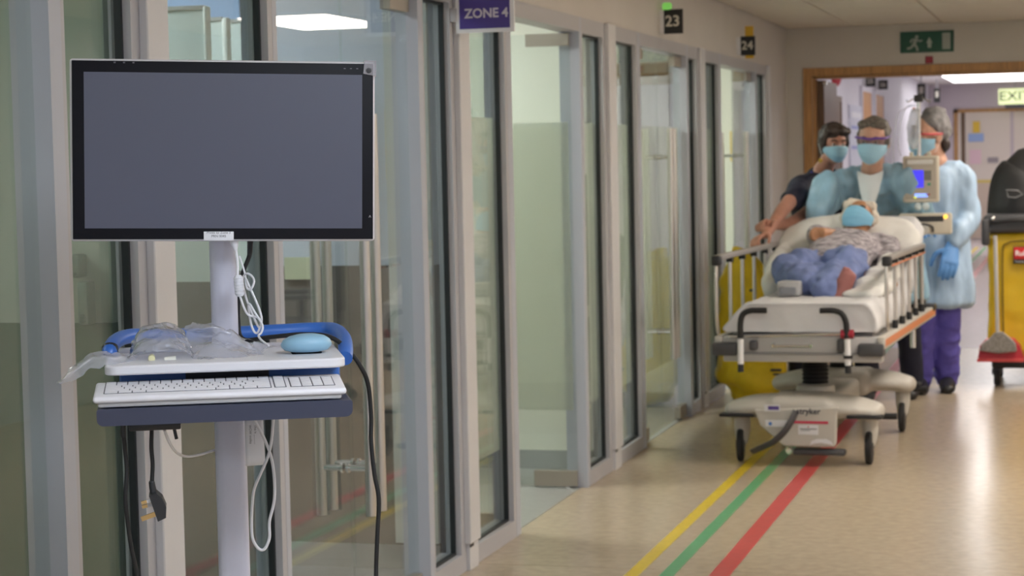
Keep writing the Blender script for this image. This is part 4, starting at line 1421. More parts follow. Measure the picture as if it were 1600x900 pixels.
def hand(mb, wrist, d, pn, side, curl=.9, sz=1.0, spread=.06):
    """palm, four fingers of different length and a thumb leaving the side of the palm. d: wrist->knuckles, pn: palm normal (towards what is held), side: +1/-1 picks the thumb side"""
    wrist = V(wrist)
    d = V(d).normalized()
    pn = V(pn)
    pn = (pn - d * pn.dot(d)).normalized()
    ax = d.cross(pn) * side
    k = sz
    mb.loft([wrist - d * .01 * k, wrist + d * .035 * k, wrist + d * .088 * k], [(.026 * k, .018 * k), (.036 * k, .016 * k), (.042 * k, .013 * k)], wide=ax, n=14)
    for i, (off, L) in enumerate(((.030, .070), (.010, .080), (-.011, .074), (-.031, .058))):
        base = wrist + d * .086 * k + ax * off * k
        dr = (d + ax * off * spread * 20 * .02).normalized()
        pts = [base - d * .01 * k, base]
        p = base
        for sgm, (fr, cu) in enumerate(((.45, curl * .7), (.32, curl * 1.0), (.23, curl * .8))):
            axis = dr.cross(pn)
            an = cu
            dr2 = dr * math.cos(an) + pn * math.sin(an)
            pn = (pn * math.cos(an) - dr * math.sin(an))
            dr = dr2.normalized()
            p = p + dr * L * fr * k
            pts.append(p)
        # restore the normal for the next finger
        tot = curl * 2.5
        pn = V(pn) * math.cos(tot) + dr * math.sin(tot)
        pn = (pn - d * pn.dot(d)).normalized()
        mb.loft(pts, [(.0105 * k, .0105 * k)] * 2 + [(.0095 * k, .0095 * k), (.0088 * k, .0088 * k), (.0078 * k, .0078 * k)], wide=ax, n=10, sub=3)
    t0 = wrist + d * .030 * k + ax * .030 * k
    t1 = t0 + (d * .6 + ax * .75 + pn * .35).normalized() * .040 * k
    t2 = t1 + (d * .75 + ax * .25 + pn * .6).normalized() * .032 * k
    t3 = t2 + (d * .7 - ax * .1 + pn * .7).normalized() * .024 * k
    mb.loft([t0 - ax * .012 * k, t1, t2, t3], [(.016 * k, .014 * k), (.0125 * k, .012 * k), (.011 * k, .0105 * k), (.009 * k, .009 * k)], wide=pn, n=10, sub=3)


def foot(mb, ankle, toe_dir, L=.25, h=.08):
    a = V(ankle)
    t = V(toe_dir)
    t = V((t.x, t.y, 0)).normalized()
    z = V((0, 0, 1))
    mb.loft([V((a.x, a.y, .042)) - t * .055, V((a.x, a.y, .048)) + t * .02, V((a.x, a.y, .040)) + t * .12, V((a.x, a.y, .030)) + t * .19], [(.038, .040), (.040, .046), (.046, .036), (.040, .026)], wide=z.cross(t), n=14)
    mb.loft([a, V((a.x, a.y, .06))], [(.042, .045), (.040, .050)], wide=z.cross(t), n=12)


# ---------------------------------------------------------------- woman in navy scrubs, pushing from the side
def W3(px, py, y):
    return PY(px, py, y)


wroot = thing('person', 'person with short dark hair, face mask and navy top gripping the stretcher rail', 'person', (-1.54, 12.62, 0))
o = V(wroot.location)
hc = W3(1303, 226, 12.12)
nk = W3(1285, 268, 12.26)
shR = W3(1254, 291, 12.10)     # near the glass
shL = W3(1312, 292, 12.30)
hip = V((-1.54, 12.60, .98))
elR = W3(1224, 327, 11.68)
wrR = W3(1198, 366, 11.38)
elL = W3(1245, 345, 11.92)
wrL = W3(1207, 352, 11.52)
hd = Head(hc - o, (.45, -.88, -.14), (.12, -.16, 1), .93)
mb = MB()
hd.solids(mb, nk - o)
mb.loft([hip - o, hip.lerp(nk, .35) - o, hip.lerp(nk, .72) - o, nk - o + V((0, .0, -.05))], [(.16, .11), (.145, .10), (.165, .10), (.10, .07)], wide=(1, 0, 0))
limb(mb, [shR - o, elR - o, wrR - o], [.050, .040, .026])
limb(mb, [shL - o, elL - o, wrL - o], [.050, .040, .026])
hand(mb, wrR - o, W3(1184, 372, 11.34) - wrR + V((0, -.04, 0)), (0.35, -.1, -1), 1, .55, 1.0)
hand(mb, wrL - o, W3(1186, 346, 11.45) - wrL + V((0, -.03, 0)), (0.2, -.5, -.8), 1, .75, 1.0)
for sx_ in (-1, 1):
    hx = hip + V((sx_ * .085, 0, -.06))
    kn = V((-1.54 + sx_ * .10, 12.52 + .10 * sx_, .52))
    an = V((-1.54 + sx_ * .11, 12.68 + .16 * sx_, .09))
    limb(mb, [hx - o, kn - o, an - o], [.085, .058, .040])
    foot(mb, an - o, (0, -1, 0))
fuse('body', mb, m_skin2, wroot, .0075, 3)
hd.eyes(wroot)
hd.mask(wroot, m_mask, top=-.006, bot=-.10, wide=.96)
hd.hair(wroot, m_hairb, ((0, -.022, .055, .092, .098, .086), (0, -.055, .000, .086, .066, .085), (-.03, .040, .088, .056, .052, .034), (.03, .036, .090, .056, .052, .034), (-.076, .0, .02, .020, .045, .062), (.076, .0, .02, .020, .045, .062), (0, -.07, -.05, .062, .045, .05)), .008)
mb = MB()
mb.loft([hip - o + V((0, .0, -.12)), hip.lerp(nk, .30) - o, hip.lerp(nk, .70) - o, nk - o + V((0, .02, -.045))], [(.185, .13), (.168, .122), (.192, .122), (.115, .085)], wide=(1, 0, 0))
for sh, el in ((shR, elR), (shL, elL)):
    mb.loft([nk - o + V((0, .02, -.06)), sh - o, sh.lerp(el, .30) - o, sh.lerp(el, .62) - o], [(.07, .06), (.074, .070), (.070, .066), (.066, .060)], wide=(1, .3, .2))
fuse('scrub_top', mb, m_navy, wroot, .010, 3, amp=.008, fsc=9)
mb = MB()
for sx_ in (-1, 1):
    hx = hip + V((sx_ * .085, 0, -.04))
    kn = V((-1.54 + sx_ * .10, 12.52 + .10 * sx_, .52))
    an = V((-1.54 + sx_ * .11, 12.68 + .16 * sx_, .10))
    mb.loft([hx - o, kn - o, an - o], [(.105, .105), (.078, .078), (.068, .068)])
fuse('trousers', mb, m_navy, wroot, .012, 3, amp=.006, fsc=9, seed=4)
for sx_ in (-1, 1):
    an = V((-1.54 + sx_ * .11, 12.68 + .16 * sx_, .075)) - o
    sb = MB()
    foot(sb, an, (0, -1, 0))
    c = V((an.x, an.y - .06, .04))
    sb.v = [c + (p - c) * 1.14 for p in sb.v]
    sb.v = [V((p.x, p.y, max(p.z, .001))) for p in sb.v]
    fuse('shoe', sb, m_black, wroot, .009, 2)
MB().tube(cr([nk - o + V((-.06, -.04, .0)), nk - o + V((-.02, -.10, -.06)), nk - o + V((.02, -.10, -.12))], 5), .006, 8).build('lanyard', mat('lanyard_blue', (.06, .05, .35), .6), wroot)
MB().ell(W3(1282, 251, 12.10) - o, (.012, .01, .014)).build('badge', mat('badge_gold', (.6, .38, .06), .4), wroot)

# ---------------------------------------------------------------- man in a blue gown leaning over the head end
groot = thing('person', 'person with greying hair, purple rimmed goggles, mask and blue plastic gown leaning forward', 'person', (-1.13, 12.62, 0))
o = V(groot.location)
hc = W3(1364.5, 222, 11.80)
nk = W3(1362, 268, 11.98)
shR = W3(1301, 290, 11.94)
shL = W3(1412, 280, 11.98)
hip = V((-1.13, 12.58, 1.0))
elR = W3(1278, 336, 11.86)
wrR = W3(1300, 372, 11.95)
elL = W3(1438, 340, 12.10)
wrL = V((-.99, 12.02, 1.03))
wrR = V((-1.45, 12.04, 1.02))
hd = Head(hc - o, (-.13, -.97, -.16), (.03, -.16, 1), 1.07)
mb = MB()
hd.solids(mb, nk - o)
mb.loft([hip - o, hip.lerp(nk, .35) - o, hip.lerp(nk, .70) - o, nk - o + V((0, .03, -.06))], [(.17, .12), (.16, .115), (.20, .115), (.11, .08)], wide=(1, 0, 0))
limb(mb, [shR - o, elR - o, wrR - o], [.060, .048, .030])
limb(mb, [shL - o, elL - o, wrL - o], [.060, .048, .030])
hand(mb, wrR - o, (.1, -.4, -.5), (0, -1, -.2), -1, .7, 1.0)
hand(mb, wrL - o, (-.1, -.4, -.5), (0, -1, -.2), 1, .7, 1.0)
for sx_ in (-1, 1):
    hx = hip + V((sx_ * .09, 0, -.06))
    kn = V((-1.13 + sx_ * .11, 12.54 + .12 * sx_, .54))
    an = V((-1.13 + sx_ * .12, 12.72 + .18 * sx_, .09))
    limb(mb, [hx - o, kn - o, an - o], [.09, .062, .044])
    foot(mb, an - o, (0, -1, 0))
fuse('body', mb, m_skin, groot, .0075, 3)
hd.eyes(groot)
hd.mask(groot, m_mask, top=-.004, bot=-.104, wide=.94)
hd.hair(groot, m_hairg, ((0, -.028, .050, .085, .088, .084), (0, -.055, .0, .076, .058, .075), (-.030, .028, .096, .052, .045, .024), (.03, .026, .096, .052, .045, .024), (-.074, .004, .020, .015, .026, .045), (.074, .004, .020, .015, .026, .045)), .006)
# goggles: purple brow bar, side arms and a clear visor
gg = MB().tube(cr([hd.p(-.083, -.01, .030), hd.p(-.078, .065, .034), hd.p(-.04, .100, .037), hd.p(0, .108, .034), hd.p(.04, .100, .037), hd.p(.078, .065, .034), hd.p(.083, -.01, .030)], 5), .0062, 8)
go = gg.build('goggle_rim', mat('goggle_purple', (.13, .05, .33), .4), groot)
vr = []
for j in range(4):
    v = j / 3
    vr.append([hd.p(math.sin(t) * .080, math.cos(t) * (.106 - .004 * v), .030 - .052 * v + .012 * math.cos(t) * v) for t in [math.radians(-70 + 140 * i / 10) for i in range(11)]])
MB().sheet(vr, 2, thick=.0015).build('goggle_lens', sheetmat('lens', (.80, .74, .78), .06, 1.2, diff=.06, dcol=(.6, .5, .55)), go)
mb = MB()
mb.loft([hip - o + V((0, 0, -.38)), hip - o + V((0, -.02, -.1)), hip.lerp(nk, .40) - o, hip.lerp(nk, .74) - o, nk - o + V((0, .03, -.07))], [(.24, .20), (.22, .17), (.21, .16), (.245, .150), (.13, .095)], wide=(1, 0, 0))
for sh, el, wr in ((shR, elR, wrR), (shL, elL, wrL)):
    mb.loft([nk - o + V((0, .05, -.06)), sh - o, sh.lerp(el, .55) - o, el - o, el.lerp(wr, .5) - o, wr - o], [(.085, .075), (.098, .092), (.088, .084), (.078, .076), (.068, .066), (.045, .045)], wide=(1, .3, .2))
mb.v = [V((p.x, p.y, max(p.z, .60))) for p in mb.v]
fuse('gown', mb, m_gown, groot, .011, 3, amp=.020, fsc=8, seed=2, aniso=(1.6, 1.6, .6))
# white vest at the open neck
vn = nk - o
MB().sheet([[vn + V((-.075, -.075, .005)), vn + V((0, -.105, -.02)), vn + V((.075, -.075, .005))], [vn + V((-.060, -.135, -.08)), vn + V((0, -.165, -.09)), vn + V((.06, -.135, -.08))], [vn + V((-.030, -.175, -.19)), vn + V((0, -.19, -.20)), vn + V((.03, -.175, -.19))]], 4, .003, 20, thick=.004).build('vest', m_shirt, groot)
mb = MB()
for sx_ in (-1, 1):
    hx = hip + V((sx_ * .09, 0, -.04))
    kn = V((-1.13 + sx_ * .11, 12.54 + .12 * sx_, .54))
    an = V((-1.13 + sx_ * .12, 12.72 + .18 * sx_, .10))
    mb.loft([hx - o, kn - o, an - o], [(.105, .105), (.08, .08), (.07, .07)])
fuse('trousers', mb, m_navy, groot, .012, 3, amp=.006, fsc=9, seed=5)
for sx_ in (-1, 1):
    an = V((-1.13 + sx_ * .12, 12.72 + .18 * sx_, .075)) - o
    sb = MB()
    foot(sb, an, (0, -1, 0))
    c = V((an.x, an.y - .06, .04))
    sb.v = [c + (p - c) * 1.14 for p in sb.v]
    sb.v = [V((p.x, p.y, max(p.z, .001))) for p in sb.v]
    fuse('shoe', sb, m_black, groot, .009, 2)

# ---------------------------------------------------------------- person in a pale gown and hair cover, standing by the drip pole
rroot = thing('person', 'person in grey hair cover, pale blue gown and violet trousers beside the drip pole', 'person', (-.86, 13.1, 0))
o = V(rroot.location)
YR = 13.02
hc = W3(1452, 213, YR - .02)
nk = W3(1463, 252, YR + .03)
shR = W3(1428, 274, YR)
shL = W3(1500, 272, YR + .03)
hip = V((-.86, 13.10, 1.0))
elL = W3(1513, 338, YR + .02)
wrL = W3(1488, 383, YR - .14)
elR = W3(1418, 330, YR - .05)
wrR = W3(1436, 352, YR - .30)
hd = Head(hc - o, (-.80, -.58, -.10), (.12, -.04, 1), 1.10)
mb = MB()
hd.solids(mb, nk - o)
mb.loft([hip - o, hip.lerp(nk, .35) - o, hip.lerp(nk, .72) - o, nk - o + V((0, .02, -.06))], [(.17, .12), (.155, .11), (.18, .11), (.10, .08)], wide=(1, 0, 0))
limb(mb, [shR - o, elR - o, wrR - o], [.055, .045, .028])
limb(mb, [shL - o, elL - o, wrL - o], [.055, .045, .028])
for sx_ in (-1, 1):
    hx = hip + V((sx_ * .09, 0, -.06))
    kn = V((-.885 + sx_ * .075, 13.06 + .03 * sx_, .53))
    an = V((-.905 + sx_ * .075, 13.20 + .05 * sx_, .09))
    limb(mb, [hx - o, kn - o, an - o], [.09, .062, .044])
    foot(mb, an - o, (.1, -1, 0))
fuse('body', mb, m_skin, rroot, .0075, 3)
hd.eyes(rroot)
hd.mask(rroot, m_mask)
cap = hd.hair(rroot, mat('hair_cover_grey', (.20, .19, .195), .75, var=.25, vscale=30, stretch=(1, 1, .3)), ((0, -.032, .060, .088, .094, .088), (0, -.070, .030, .078, .066, .075), (0, -.04, .120, .060, .07, .045)), .008, 22, nm='hair_cover')
hd.hair(rroot, m_hairb, ((.05, -.072, -.05, .022, .028, .04), (-.05, -.072, -.05, .022, .028, .04), (0, -.088, -.055, .045, .026, .05)), .005, nm='hair')
MB().tube(cr([hd.p(-.090, -.03, .018), hd.p(-.080, .065, .026), hd.p(-.04, .100, .030), hd.p(0, .108, .028), hd.p(.04, .100, .030), hd.p(.080, .065, .026), hd.p(.090, -.03, .018)], 5), .0065, 8).build('goggle_rim', mat('goggle_red', (.60, .07, .09), .4), rroot)
mb = MB()
mb.loft([V((-.86, 13.08, .56)) - o, V((-.86, 13.08, .75)) - o, hip - o, hip.lerp(nk, .42) - o, hip.lerp(nk, .76) - o, nk - o + V((0, .02, -.06))], [(.225, .17), (.215, .165), (.195, .155), (.185, .145), (.215, .135), (.105, .085)], wide=(1, 0, 0))
for sh, el, wr in ((shR, elR, wrR), (shL, elL, wrL)):
    mb.loft([nk - o + V((0, .03, -.06)), sh - o, sh.lerp(el, .55) - o, el - o, el.lerp(wr, .55) - o, el.lerp(wr, .92) - o], [(.075, .065), (.084, .08), (.078, .076), (.080, .078), (.072, .07), (.048, .048)], wide=(1, .3, .2))
mb.v = [V((p.x, p.y, max(p.z, .535))) for p in mb.v]
fuse('gown', mb, m_gown2, rroot, .011, 3, amp=.015, fsc=8, seed=7, aniso=(1.6, 1.6, .5))
mb = MB()
for sx_ in (-1, 1):
    hx = hip + V((sx_ * .09, 0, -.10))
    kn = V((-.885 + sx_ * .075, 13.06 + .03 * sx_, .53))
    an = V((-.905 + sx_ * .078, 13.20 + .05 * sx_, .09))
    mb.loft([hx - o, kn - o, an - o + V((0, 0, .03)), an - o], [(.10, .10), (.085, .085), (.080, .085), (.075, .08)])
fuse('trousers', mb, m_scrub, rroot, .011, 2, amp=.012, fsc=11, seed=6, aniso=(1, 1, 1.8))
for sx_ in (-1, 1):
    an = V((-.905 + sx_ * .078, 13.20 + .05 * sx_, .075)) - o
    sb = MB()
    foot(sb, an, (.1, -1, 0))
    c = V((an.x, an.y - .06, .04))
    sb.v = [c + (p - c) * 1.14 for p in sb.v]
    sb.v = [V((p.x, p.y, max(p.z, .001))) for p in sb.v]
    fuse('shoe', sb, m_black, rroot, .009, 2)
for wr, dd, pn, sd in ((wrL, W3(1484, 408, YR - .20) - wrL, (-.25, 1, .1), -1), (wrR, V((.1, -.5, -.1)), (.2, -.2, -1), 1)):
    mb = MB()
    mb.loft([wr - o - dd.normalized() * .05, wr - o + dd.normalized() * .01], [(.036, .034), (.032, .026)], wide=(1, 0, 0))
    hand(mb, wr - o, dd, pn, sd, .30, 1.40 if sd < 0 else 1.12)
    fuse('glove', mb, m_glove, rroot, .0055, 2)

# ---------------------------------------------------------------- patient lying on the stretcher
def BW(px, py, ly):
    return b_at(px, py, ly)


m_print = mat('patterned_top', (.36, .33, .36), .85, var=.65, vscale=45, bump=.2, bscale=40, stretch=(.5, 1, 1.6))
m_troub = mat('trousers_blue', (.16, .21, .42), .8, var=.18, vscale=12, bump=.2, bscale=30)
proot = thing('person', 'patient with white hair and blue mask lying on the stretcher in blue trousers', 'person', BORG, BA)
hc = BW(1342, 345, 1.52)
hd = Head(hc, (-.10, -.72, .55), (.10, .62, .62), 1.0)
nk = BW(1338, 372, 1.42)
ch = BW(1325, 388, 1.30)
pe = BW(1300, 418, 1.02)
shR = BW(1285, 372, 1.40)
shL = BW(1385, 385, 1.40)
elR = BW(1276, 366, 1.15)
haR = BW(1318, 366, 1.33)
elL = BW(1390, 415, 1.14)
haL = BW(1385, 428, .92)
mb = MB()
hd.solids(mb, nk)
mb.loft([pe + V((0, 0, -.03)), pe.lerp(ch, .5), ch, nk + V((0, -.03, -.03))], [(.16, .09), (.15, .085), (.16, .085), (.09, .06)], wide=(1, 0, 0))
limb(mb, [shR, elR, elR.lerp(haR, .8)], [.045, .040, .026])
limb(mb, [shL, elL, haL], [.045, .038, .026])
hand(mb, elR.lerp(haR, .78), haR - elR, (.2, .6, -.6), 1, .5, .95)
hand(mb, haL, (.0, -1, -.25), (-.2, 0, -1), 1, .4, .95)
kR = BW(1236, 424, .80)
aR = BW(1262, 452, .56)
kL = BW(1330, 412, .80)
aL = BW(1296, 452, .52)
kR.z = max(kR.z, .90); kL.z = max(kL.z, .93)
aL.z = max(aL.z, .855); aR.z = max(aR.z, .85)
limb(mb, [pe + V((-.10, -.02, -.02)), kR, aR], [.085, .058, .040])
limb(mb, [pe + V((.10, -.02, -.02)), kL, aL], [.085, .058, .040])
fuse('body', mb, m_skin3, proot, .0075, 3)
# bare foot seen sole on, toes up to the right
fb = MB()
h0, t0 = BW(1306, 467, .46), BW(1330, 424, .44)
dfo = (t0 - h0).normalized()
sdv = V((1, .2, 0)); sdv = (sdv - dfo * sdv.dot(dfo)).normalized()
fb.loft([aL + V((0, -.01, 0)), h0 + V((-.005, .03, .03))], [(.040, .036), (.038, .034)], wide=sdv)
fb.loft([h0, h0.lerp(t0, .30), h0.lerp(t0, .60), h0.lerp(t0, .88)], [(.034, .034), (.034, .030), (.044, .026), (.040, .022)], wide=sdv)
for i in range(5):
    q = t0 + sdv * (-.034 + .0175 * i) - dfo * (.020 + .006 * (i - 1.0) ** 2)
    fb.loft([q - dfo * .012, q + dfo * .012, q + dfo * (.028 - .002 * i) + V((0, -.006, 0))], [((.0115 if i == 0 else .0088), .0095)] * 3, wide=sdv, n=10, sub=2)
fuse('bare_foot', fb, m_foot, proot, .006, 2)
hd.eyes(proot)
hd.mask(proot, m_mask2, top=.012, bot=-.10, wide=1.05)
hd.hair(proot, m_hairw, ((0, -.035, .052, .086, .086, .086), (-.045, .01, .080, .045, .045, .035), (.05, .015, .080, .055, .05, .045), (.075, -.01, .02, .032, .045, .055), (-.075, -.01, .02, .022, .04, .045), (.02, -.03, .110, .06, .06, .035)), .014, 26)
mb = MB()
mb.loft([pe + V((0, -.02, .0)), pe.lerp(ch, .5) + V((0, 0, .015)), ch + V((0, 0, .01)), nk + V((0, -.02, -.025))], [(.185, .105), (.18, .11), (.185, .105), (.10, .065)], wide=(1, 0, 0))
mb.loft([ch + V((-.08, .04, 0)), shR, shR.lerp(elR, .75)], [(.07, .06), (.072, .066), (.064, .058)])
mb.loft([ch + V((.08, .04, 0)), shL, shL.lerp(elL, .8)], [(.07, .06), (.072, .066), (.060, .055)])
fuse('patterned_top', mb, m_print, proot, .010, 3, amp=.014, fsc=10, seed=8)
mb = MB()
mb.loft([pe + V((-.10, .02, -.01)), pe.lerp(kR, .55) + V((-.03, 0, .0)), kR, kR.lerp(aR, .6), aR], [(.125, .105), (.115, .10), (.10, .085), (.085, .075), (.075, .066)], wide=(1, 0, 0))
mb.loft([pe + V((.08, .02, -.01)), pe.lerp(kL, .55), kL, kL.lerp(aL, .6), aL + V((0, .0, .0)), aL + V((-.02, -.05, -.01))], [(.115, .10), (.105, .095), (.09, .085), (.085, .08), (.082, .075), (.075, .066)], wide=(1, 0, 0))
mb.loft([pe.lerp(kR, .3), pe.lerp(kL, .3), kL], [(.09, .07), (.085, .07), (.07, .06)], wide=(0, 1, 0))
mb.loft([kR + V((.02, -.02, -.02)), (kR + kL) / 2 + V((0, -.06, -.03)), kL + V((0, -.03, -.02))], [(.12, .05), (.13, .05), (.11, .05)], wide=(0, 1, 0))
fuse('trousers', mb, m_troub, proot, .010, 2, amp=.026, fsc=12, seed=3)
# white dressing on the lower arm
MB().loft([shL.lerp(elL, .85) + V((0, 0, .01)), elL.lerp(haL, .5), elL.lerp(haL, .8)], [(.045, .045), (.042, .042), (.036, .036)]).build('arm_dressing', m_linen, proot)

# ================================================================== YELLOW WASTE SACK
m_sack = mat('sack_yellow', (.85, .62, .02), .42, var=.10, vscale=8, bump=.25, bscale=18)
YS = 12.36
base = PY(1172, 610, YS)
sk_ = thing('waste_sack', 'full yellow clinical waste sack standing against the glass wall behind the stretcher', 'sack', (base.x, YS, 0))
rows = []
o = V((base.x, YS, 0))
pts, rad = [], []
for (py, xa, xb) in ((612, 1138, 1205), (598, 1122, 1226), (572, 1120, 1228), (530, 1121, 1218), (490, 1122, 1205), (455, 1124, 1197), (432, 1128, 1194), (418, 1134, 1190)):
    a, b = PY(xa, py, YS), PY(xb, py, YS)
    pts.append(V(((a.x + b.x) / 2 - o.x, 0, max(a.z, .055))))
    rad.append(((b.x - a.x) / 2, min(.17, (b.x - a.x) / 2 * .85)))
mb = MB().loft(pts, rad, wide=(1, 0, 0), n=24)
mb.v = [V((p.x, p.y, max(p.z, .004))) for p in mb.v]
sk2 = fuse('sack', mb, m_sack, sk_, .013, 2, amp=.022, fsc=8, seed=11)
MB().loft([pts[-1] + V((0, 0, .01)), pts[-1] + V((.03, 0, .05))], [(.09, .05), (.12, .04)], n=14).build('sack_neck', m_sack, sk_)
for q in ((1203, 577, 1220, 581), (1207, 584, 1222, 587), (1170, 452, 1178, 456)):
    a, b = PY(q[0], q[1], YS - .20) - o, PY(q[2], q[3], YS - .20) - o
    MB().rbox((a.x, -.185, b.z), (b.x, -.165, a.z), .003, 1).build('sack_print', m_ink, sk_)

# ================================================================== CLEANING TROLLEY
YT = 13.46
m_tbag = mat('trolley_bag_yellow', (.70, .46, .012), .5, var=.08, vscale=6, bump=.2, bscale=10)
tb0 = PY(1541, 480, YT)
tr = thing('cleaning_trolley', 'yellow bag cleaning trolley with black top hood and castors', 'trolley', (tb0.x + .27, YT + .35, 0))
o = V(tr.location)
def TL(px, py, y=YT):
    return PY(px, py, y) - o
zt1, zb1 = TL(1570, 362).z, TL(1570, 560).z
mb = MB()
mb.loft([(0, 0, zb1 + .07), (0, 0, zb1 + .2), (0, 0, (zt1 + zb1) / 2), (0, 0, zt1 - .02)], [(.25, .29), (.265, .315), (.27, .325), (.255, .31)], wide=(1, 0, 0), n=32)
for v in mb.v:
    pass
bagmb = MB()
bagmb.rbox((-.262, -.33, zb1), (.27, .30, zt1), .05, 4)
fuse('bag', bagmb, m_tbag, tr, .016, 3, amp=.010, fsc=6, seed=5)
# piping on the bag front
a0 = TL(1562, 372, YT)
MB().tube(cr([(-.165, -.342, zb1 + .06), (-.168, -.345, .6), (-.165, -.345, zt1 - .12), (-.14, -.345, zt1 - .075), (-.06, -.345, zt1 - .06), (.24, -.345, zt1 - .06)], 6), .006, 8).build('bag_piping', mat('piping_dark', (.22, .14, .01), .6), tr)
# badge
a, b = TL(1583, 385.5, YT - .012), TL(1606, 412, YT - .012)
ly = -.362
bw_ = .28
MB().rbox((a.x, ly, b.z), (a.x + bw_, ly + .012, a.z), .004, 2).build('badge_plate', m_black, tr)
MB().rbox((a.x + .004, ly - .003, b.z + .028), (a.x + bw_ - .004, ly + .004, a.z - .004), .004, 2).build('badge_red', mat('badge_red', (.66, .03, .03), .4), tr)
text('badge_lettering', 'Rubbermaid', .046, mat('badge_white', (.85, .85, .85), .5), tr, basis((a.x + .012, ly - .0035, (a.z + b.z) / 2 + .012), (1, 0, 0), (0, 0, 1)), .0006, 'LEFT', bold=.001)
text('badge_small_lettering', 'Commercial', .018, mat('badge_white', (.85, .85, .85), .5), tr, basis((a.x + .010, ly - .0006, b.z + .014), (1, 0, 0), (0, 0, 1)), .0004, 'LEFT')
# black rim and domed hood
r0, r1 = TL(1541, 330, YT), TL(1541, 368, YT)
MB().rbox((-.285, -.37, zt1 - .01), (.29, .34, r0.z - .02), .03, 3).build('rim', m_darkgrey, tr)
MB().rbox((-.295, -.385, zt1 - .085), (-.245, -.31, r0.z - .05), .012, 2).build('rim_bracket', m_darkgrey, tr)
dm = []
dh = TL(1600, 262, YT).z
z_ = r0.z - .05
MB().loft([(-.02, -.02, z_), (-.01, .0, z_ + .12), (.0, .0, dh - .10), (.02, .0, dh - .06)], [(.258, .31), (.258, .305), (.245, .27), (.20, .22)], wide=(1, 0, 0), n=28).build('hood', m_blackr, tr)
q = TL(1570, 348, YT)
MB().tube(cr([(-.24, -.372, q.z), (-.1, -.385, q.z + .015), (.05, -.385, q.z + .01), (.25, -.375, q.z + .02)], 5), .012, 8).build('rim_handle', m_black, tr)
gq = [TL(*p_, YT - .02) for p_ in ((1572, 297), (1590, 298), (1598, 304), (1586, 309), (1575, 308))]
MB().tube([V((p.x, -.318, p.z)) for p in gq], .004, 6, closed=True).build('hood_loop', mat('loop_grey', (.2, .2, .21), .5), tr)
MB().ell(V((TL(1552, 341).x, -.388, TL(1552, 341).z)), (.014, .01, .014)).build('rim_bolt', m_chrome, tr)
# base
MB().rbox((-.24, -.33, .115), (.28, .32, .17), .015, 2).build('base', m_black, tr)
for x in (-.21, .24):
    for y in (-.28, .27):
        cs = MB().rbox((x - .03, y - .03, .07), (x + .03, y + .03, .116), .01, 2).build('castor_fork', m_darkgrey, tr)
        MB().lathe([(.02, -.018), (.050, -.018), (.056, -.01), (.056, .01), (.050, .018), (.02, .018)], (x, y, .056), 20, 0).build('wheel', m_blackr, cs)
# lobby dustpan with a long grey handle clipped on the front
dp = thing('dustpan', 'red long-handled dustpan with grey brush leaning on the yellow trolley', 'dustpan', (0, 0, 0))
yd = YT - .10
a, b = PY(1555, 368, yd), PY(1559, 535, yd)
MB().tube([a, b], .0125, 12).build('handle_pole', mat('pole_grey', (.50, .48, .46), .4), dp)
pts = [PY(*q, yd - .02) for q in ((1528, 560), (1531, 541), (1540, 531), (1560, 529), (1584, 530), (1594, 541), (1600, 561))]
MB().prism([(p.x, p.z) for p in pts], 1, yd - .03, yd + .10).build('pan', mat('pan_red', (.50, .03, .05), .4), dp, smooth=False)
pts = [PY(*q, yd - .05) for q in ((1531, 548), (1534, 537), (1545, 529), (1556, 518), (1566, 518), (1578, 527), (1587, 536), (1589, 549), (1560, 552))]
br_ = MB().prism([(p.x, p.z) for p in pts], 1, yd - .075, yd - .03).build('brush', mat('brush_grey', (.26, .24, .22), .7, var=.3, vscale=60), dp, smooth=False)
bv = br_.modifiers.new('b', 'BEVEL'); bv.width = .01; bv.segments = 3
a, b = PY(1527, 560, yd - .03), PY(1600, 565, yd - .03)
MB().box((a.x, yd - .06, b.z), (b.x, yd - .03, a.z)).build('pan_lip', mat('lip_red', (.62, .08, .08), .4), dp, smooth=False)

# ================================================================== SIGNS
# zone sign
ys = PX(714, 30, WX + .026).y
a, b = PY(712.5, 40, ys), PY(804, 53, ys)
zs = thing('zone_sign', 'purple flag sign reading ZONE 4 in a white frame above the glass doors', 'sign', (a.x, ys, 0))
wdt = b.x - a.x
zb = PY(758, 50.5, ys).z
MB().box((0, 0, zb), (wdt, .008, zb + .30)).build('sign_frame', m_white, zs, smooth=False)
MB().box((.014, -.002, zb + .014), (wdt - .016, 0.001, zb + .286)).build('sign_face', mat('sign_purple', (.07, .045, .25), .35), zs, smooth=False)
MB().box((.014, .007, zb + .014), (wdt - .016, .010, zb + .286)).build('sign_back', mat('sign_blue', (.06, .14, .45), .35), zs, smooth=False)
tc_ = PY(760, 21, ys)
text('sign_lettering', 'ZONE 4', .046, mat('sign_text', (.62, .58, .66), .5), zs, basis((tc_.x - a.x, -.0025, tc_.z), (1, 0, 0), (0, 0, 1)), .0004, bold=.0012)
MB().rbox((-.022, -.006, zb + .04), (.004, .014, zb + .09), .003, 1).build('sign_bracket', m_alu, zs)


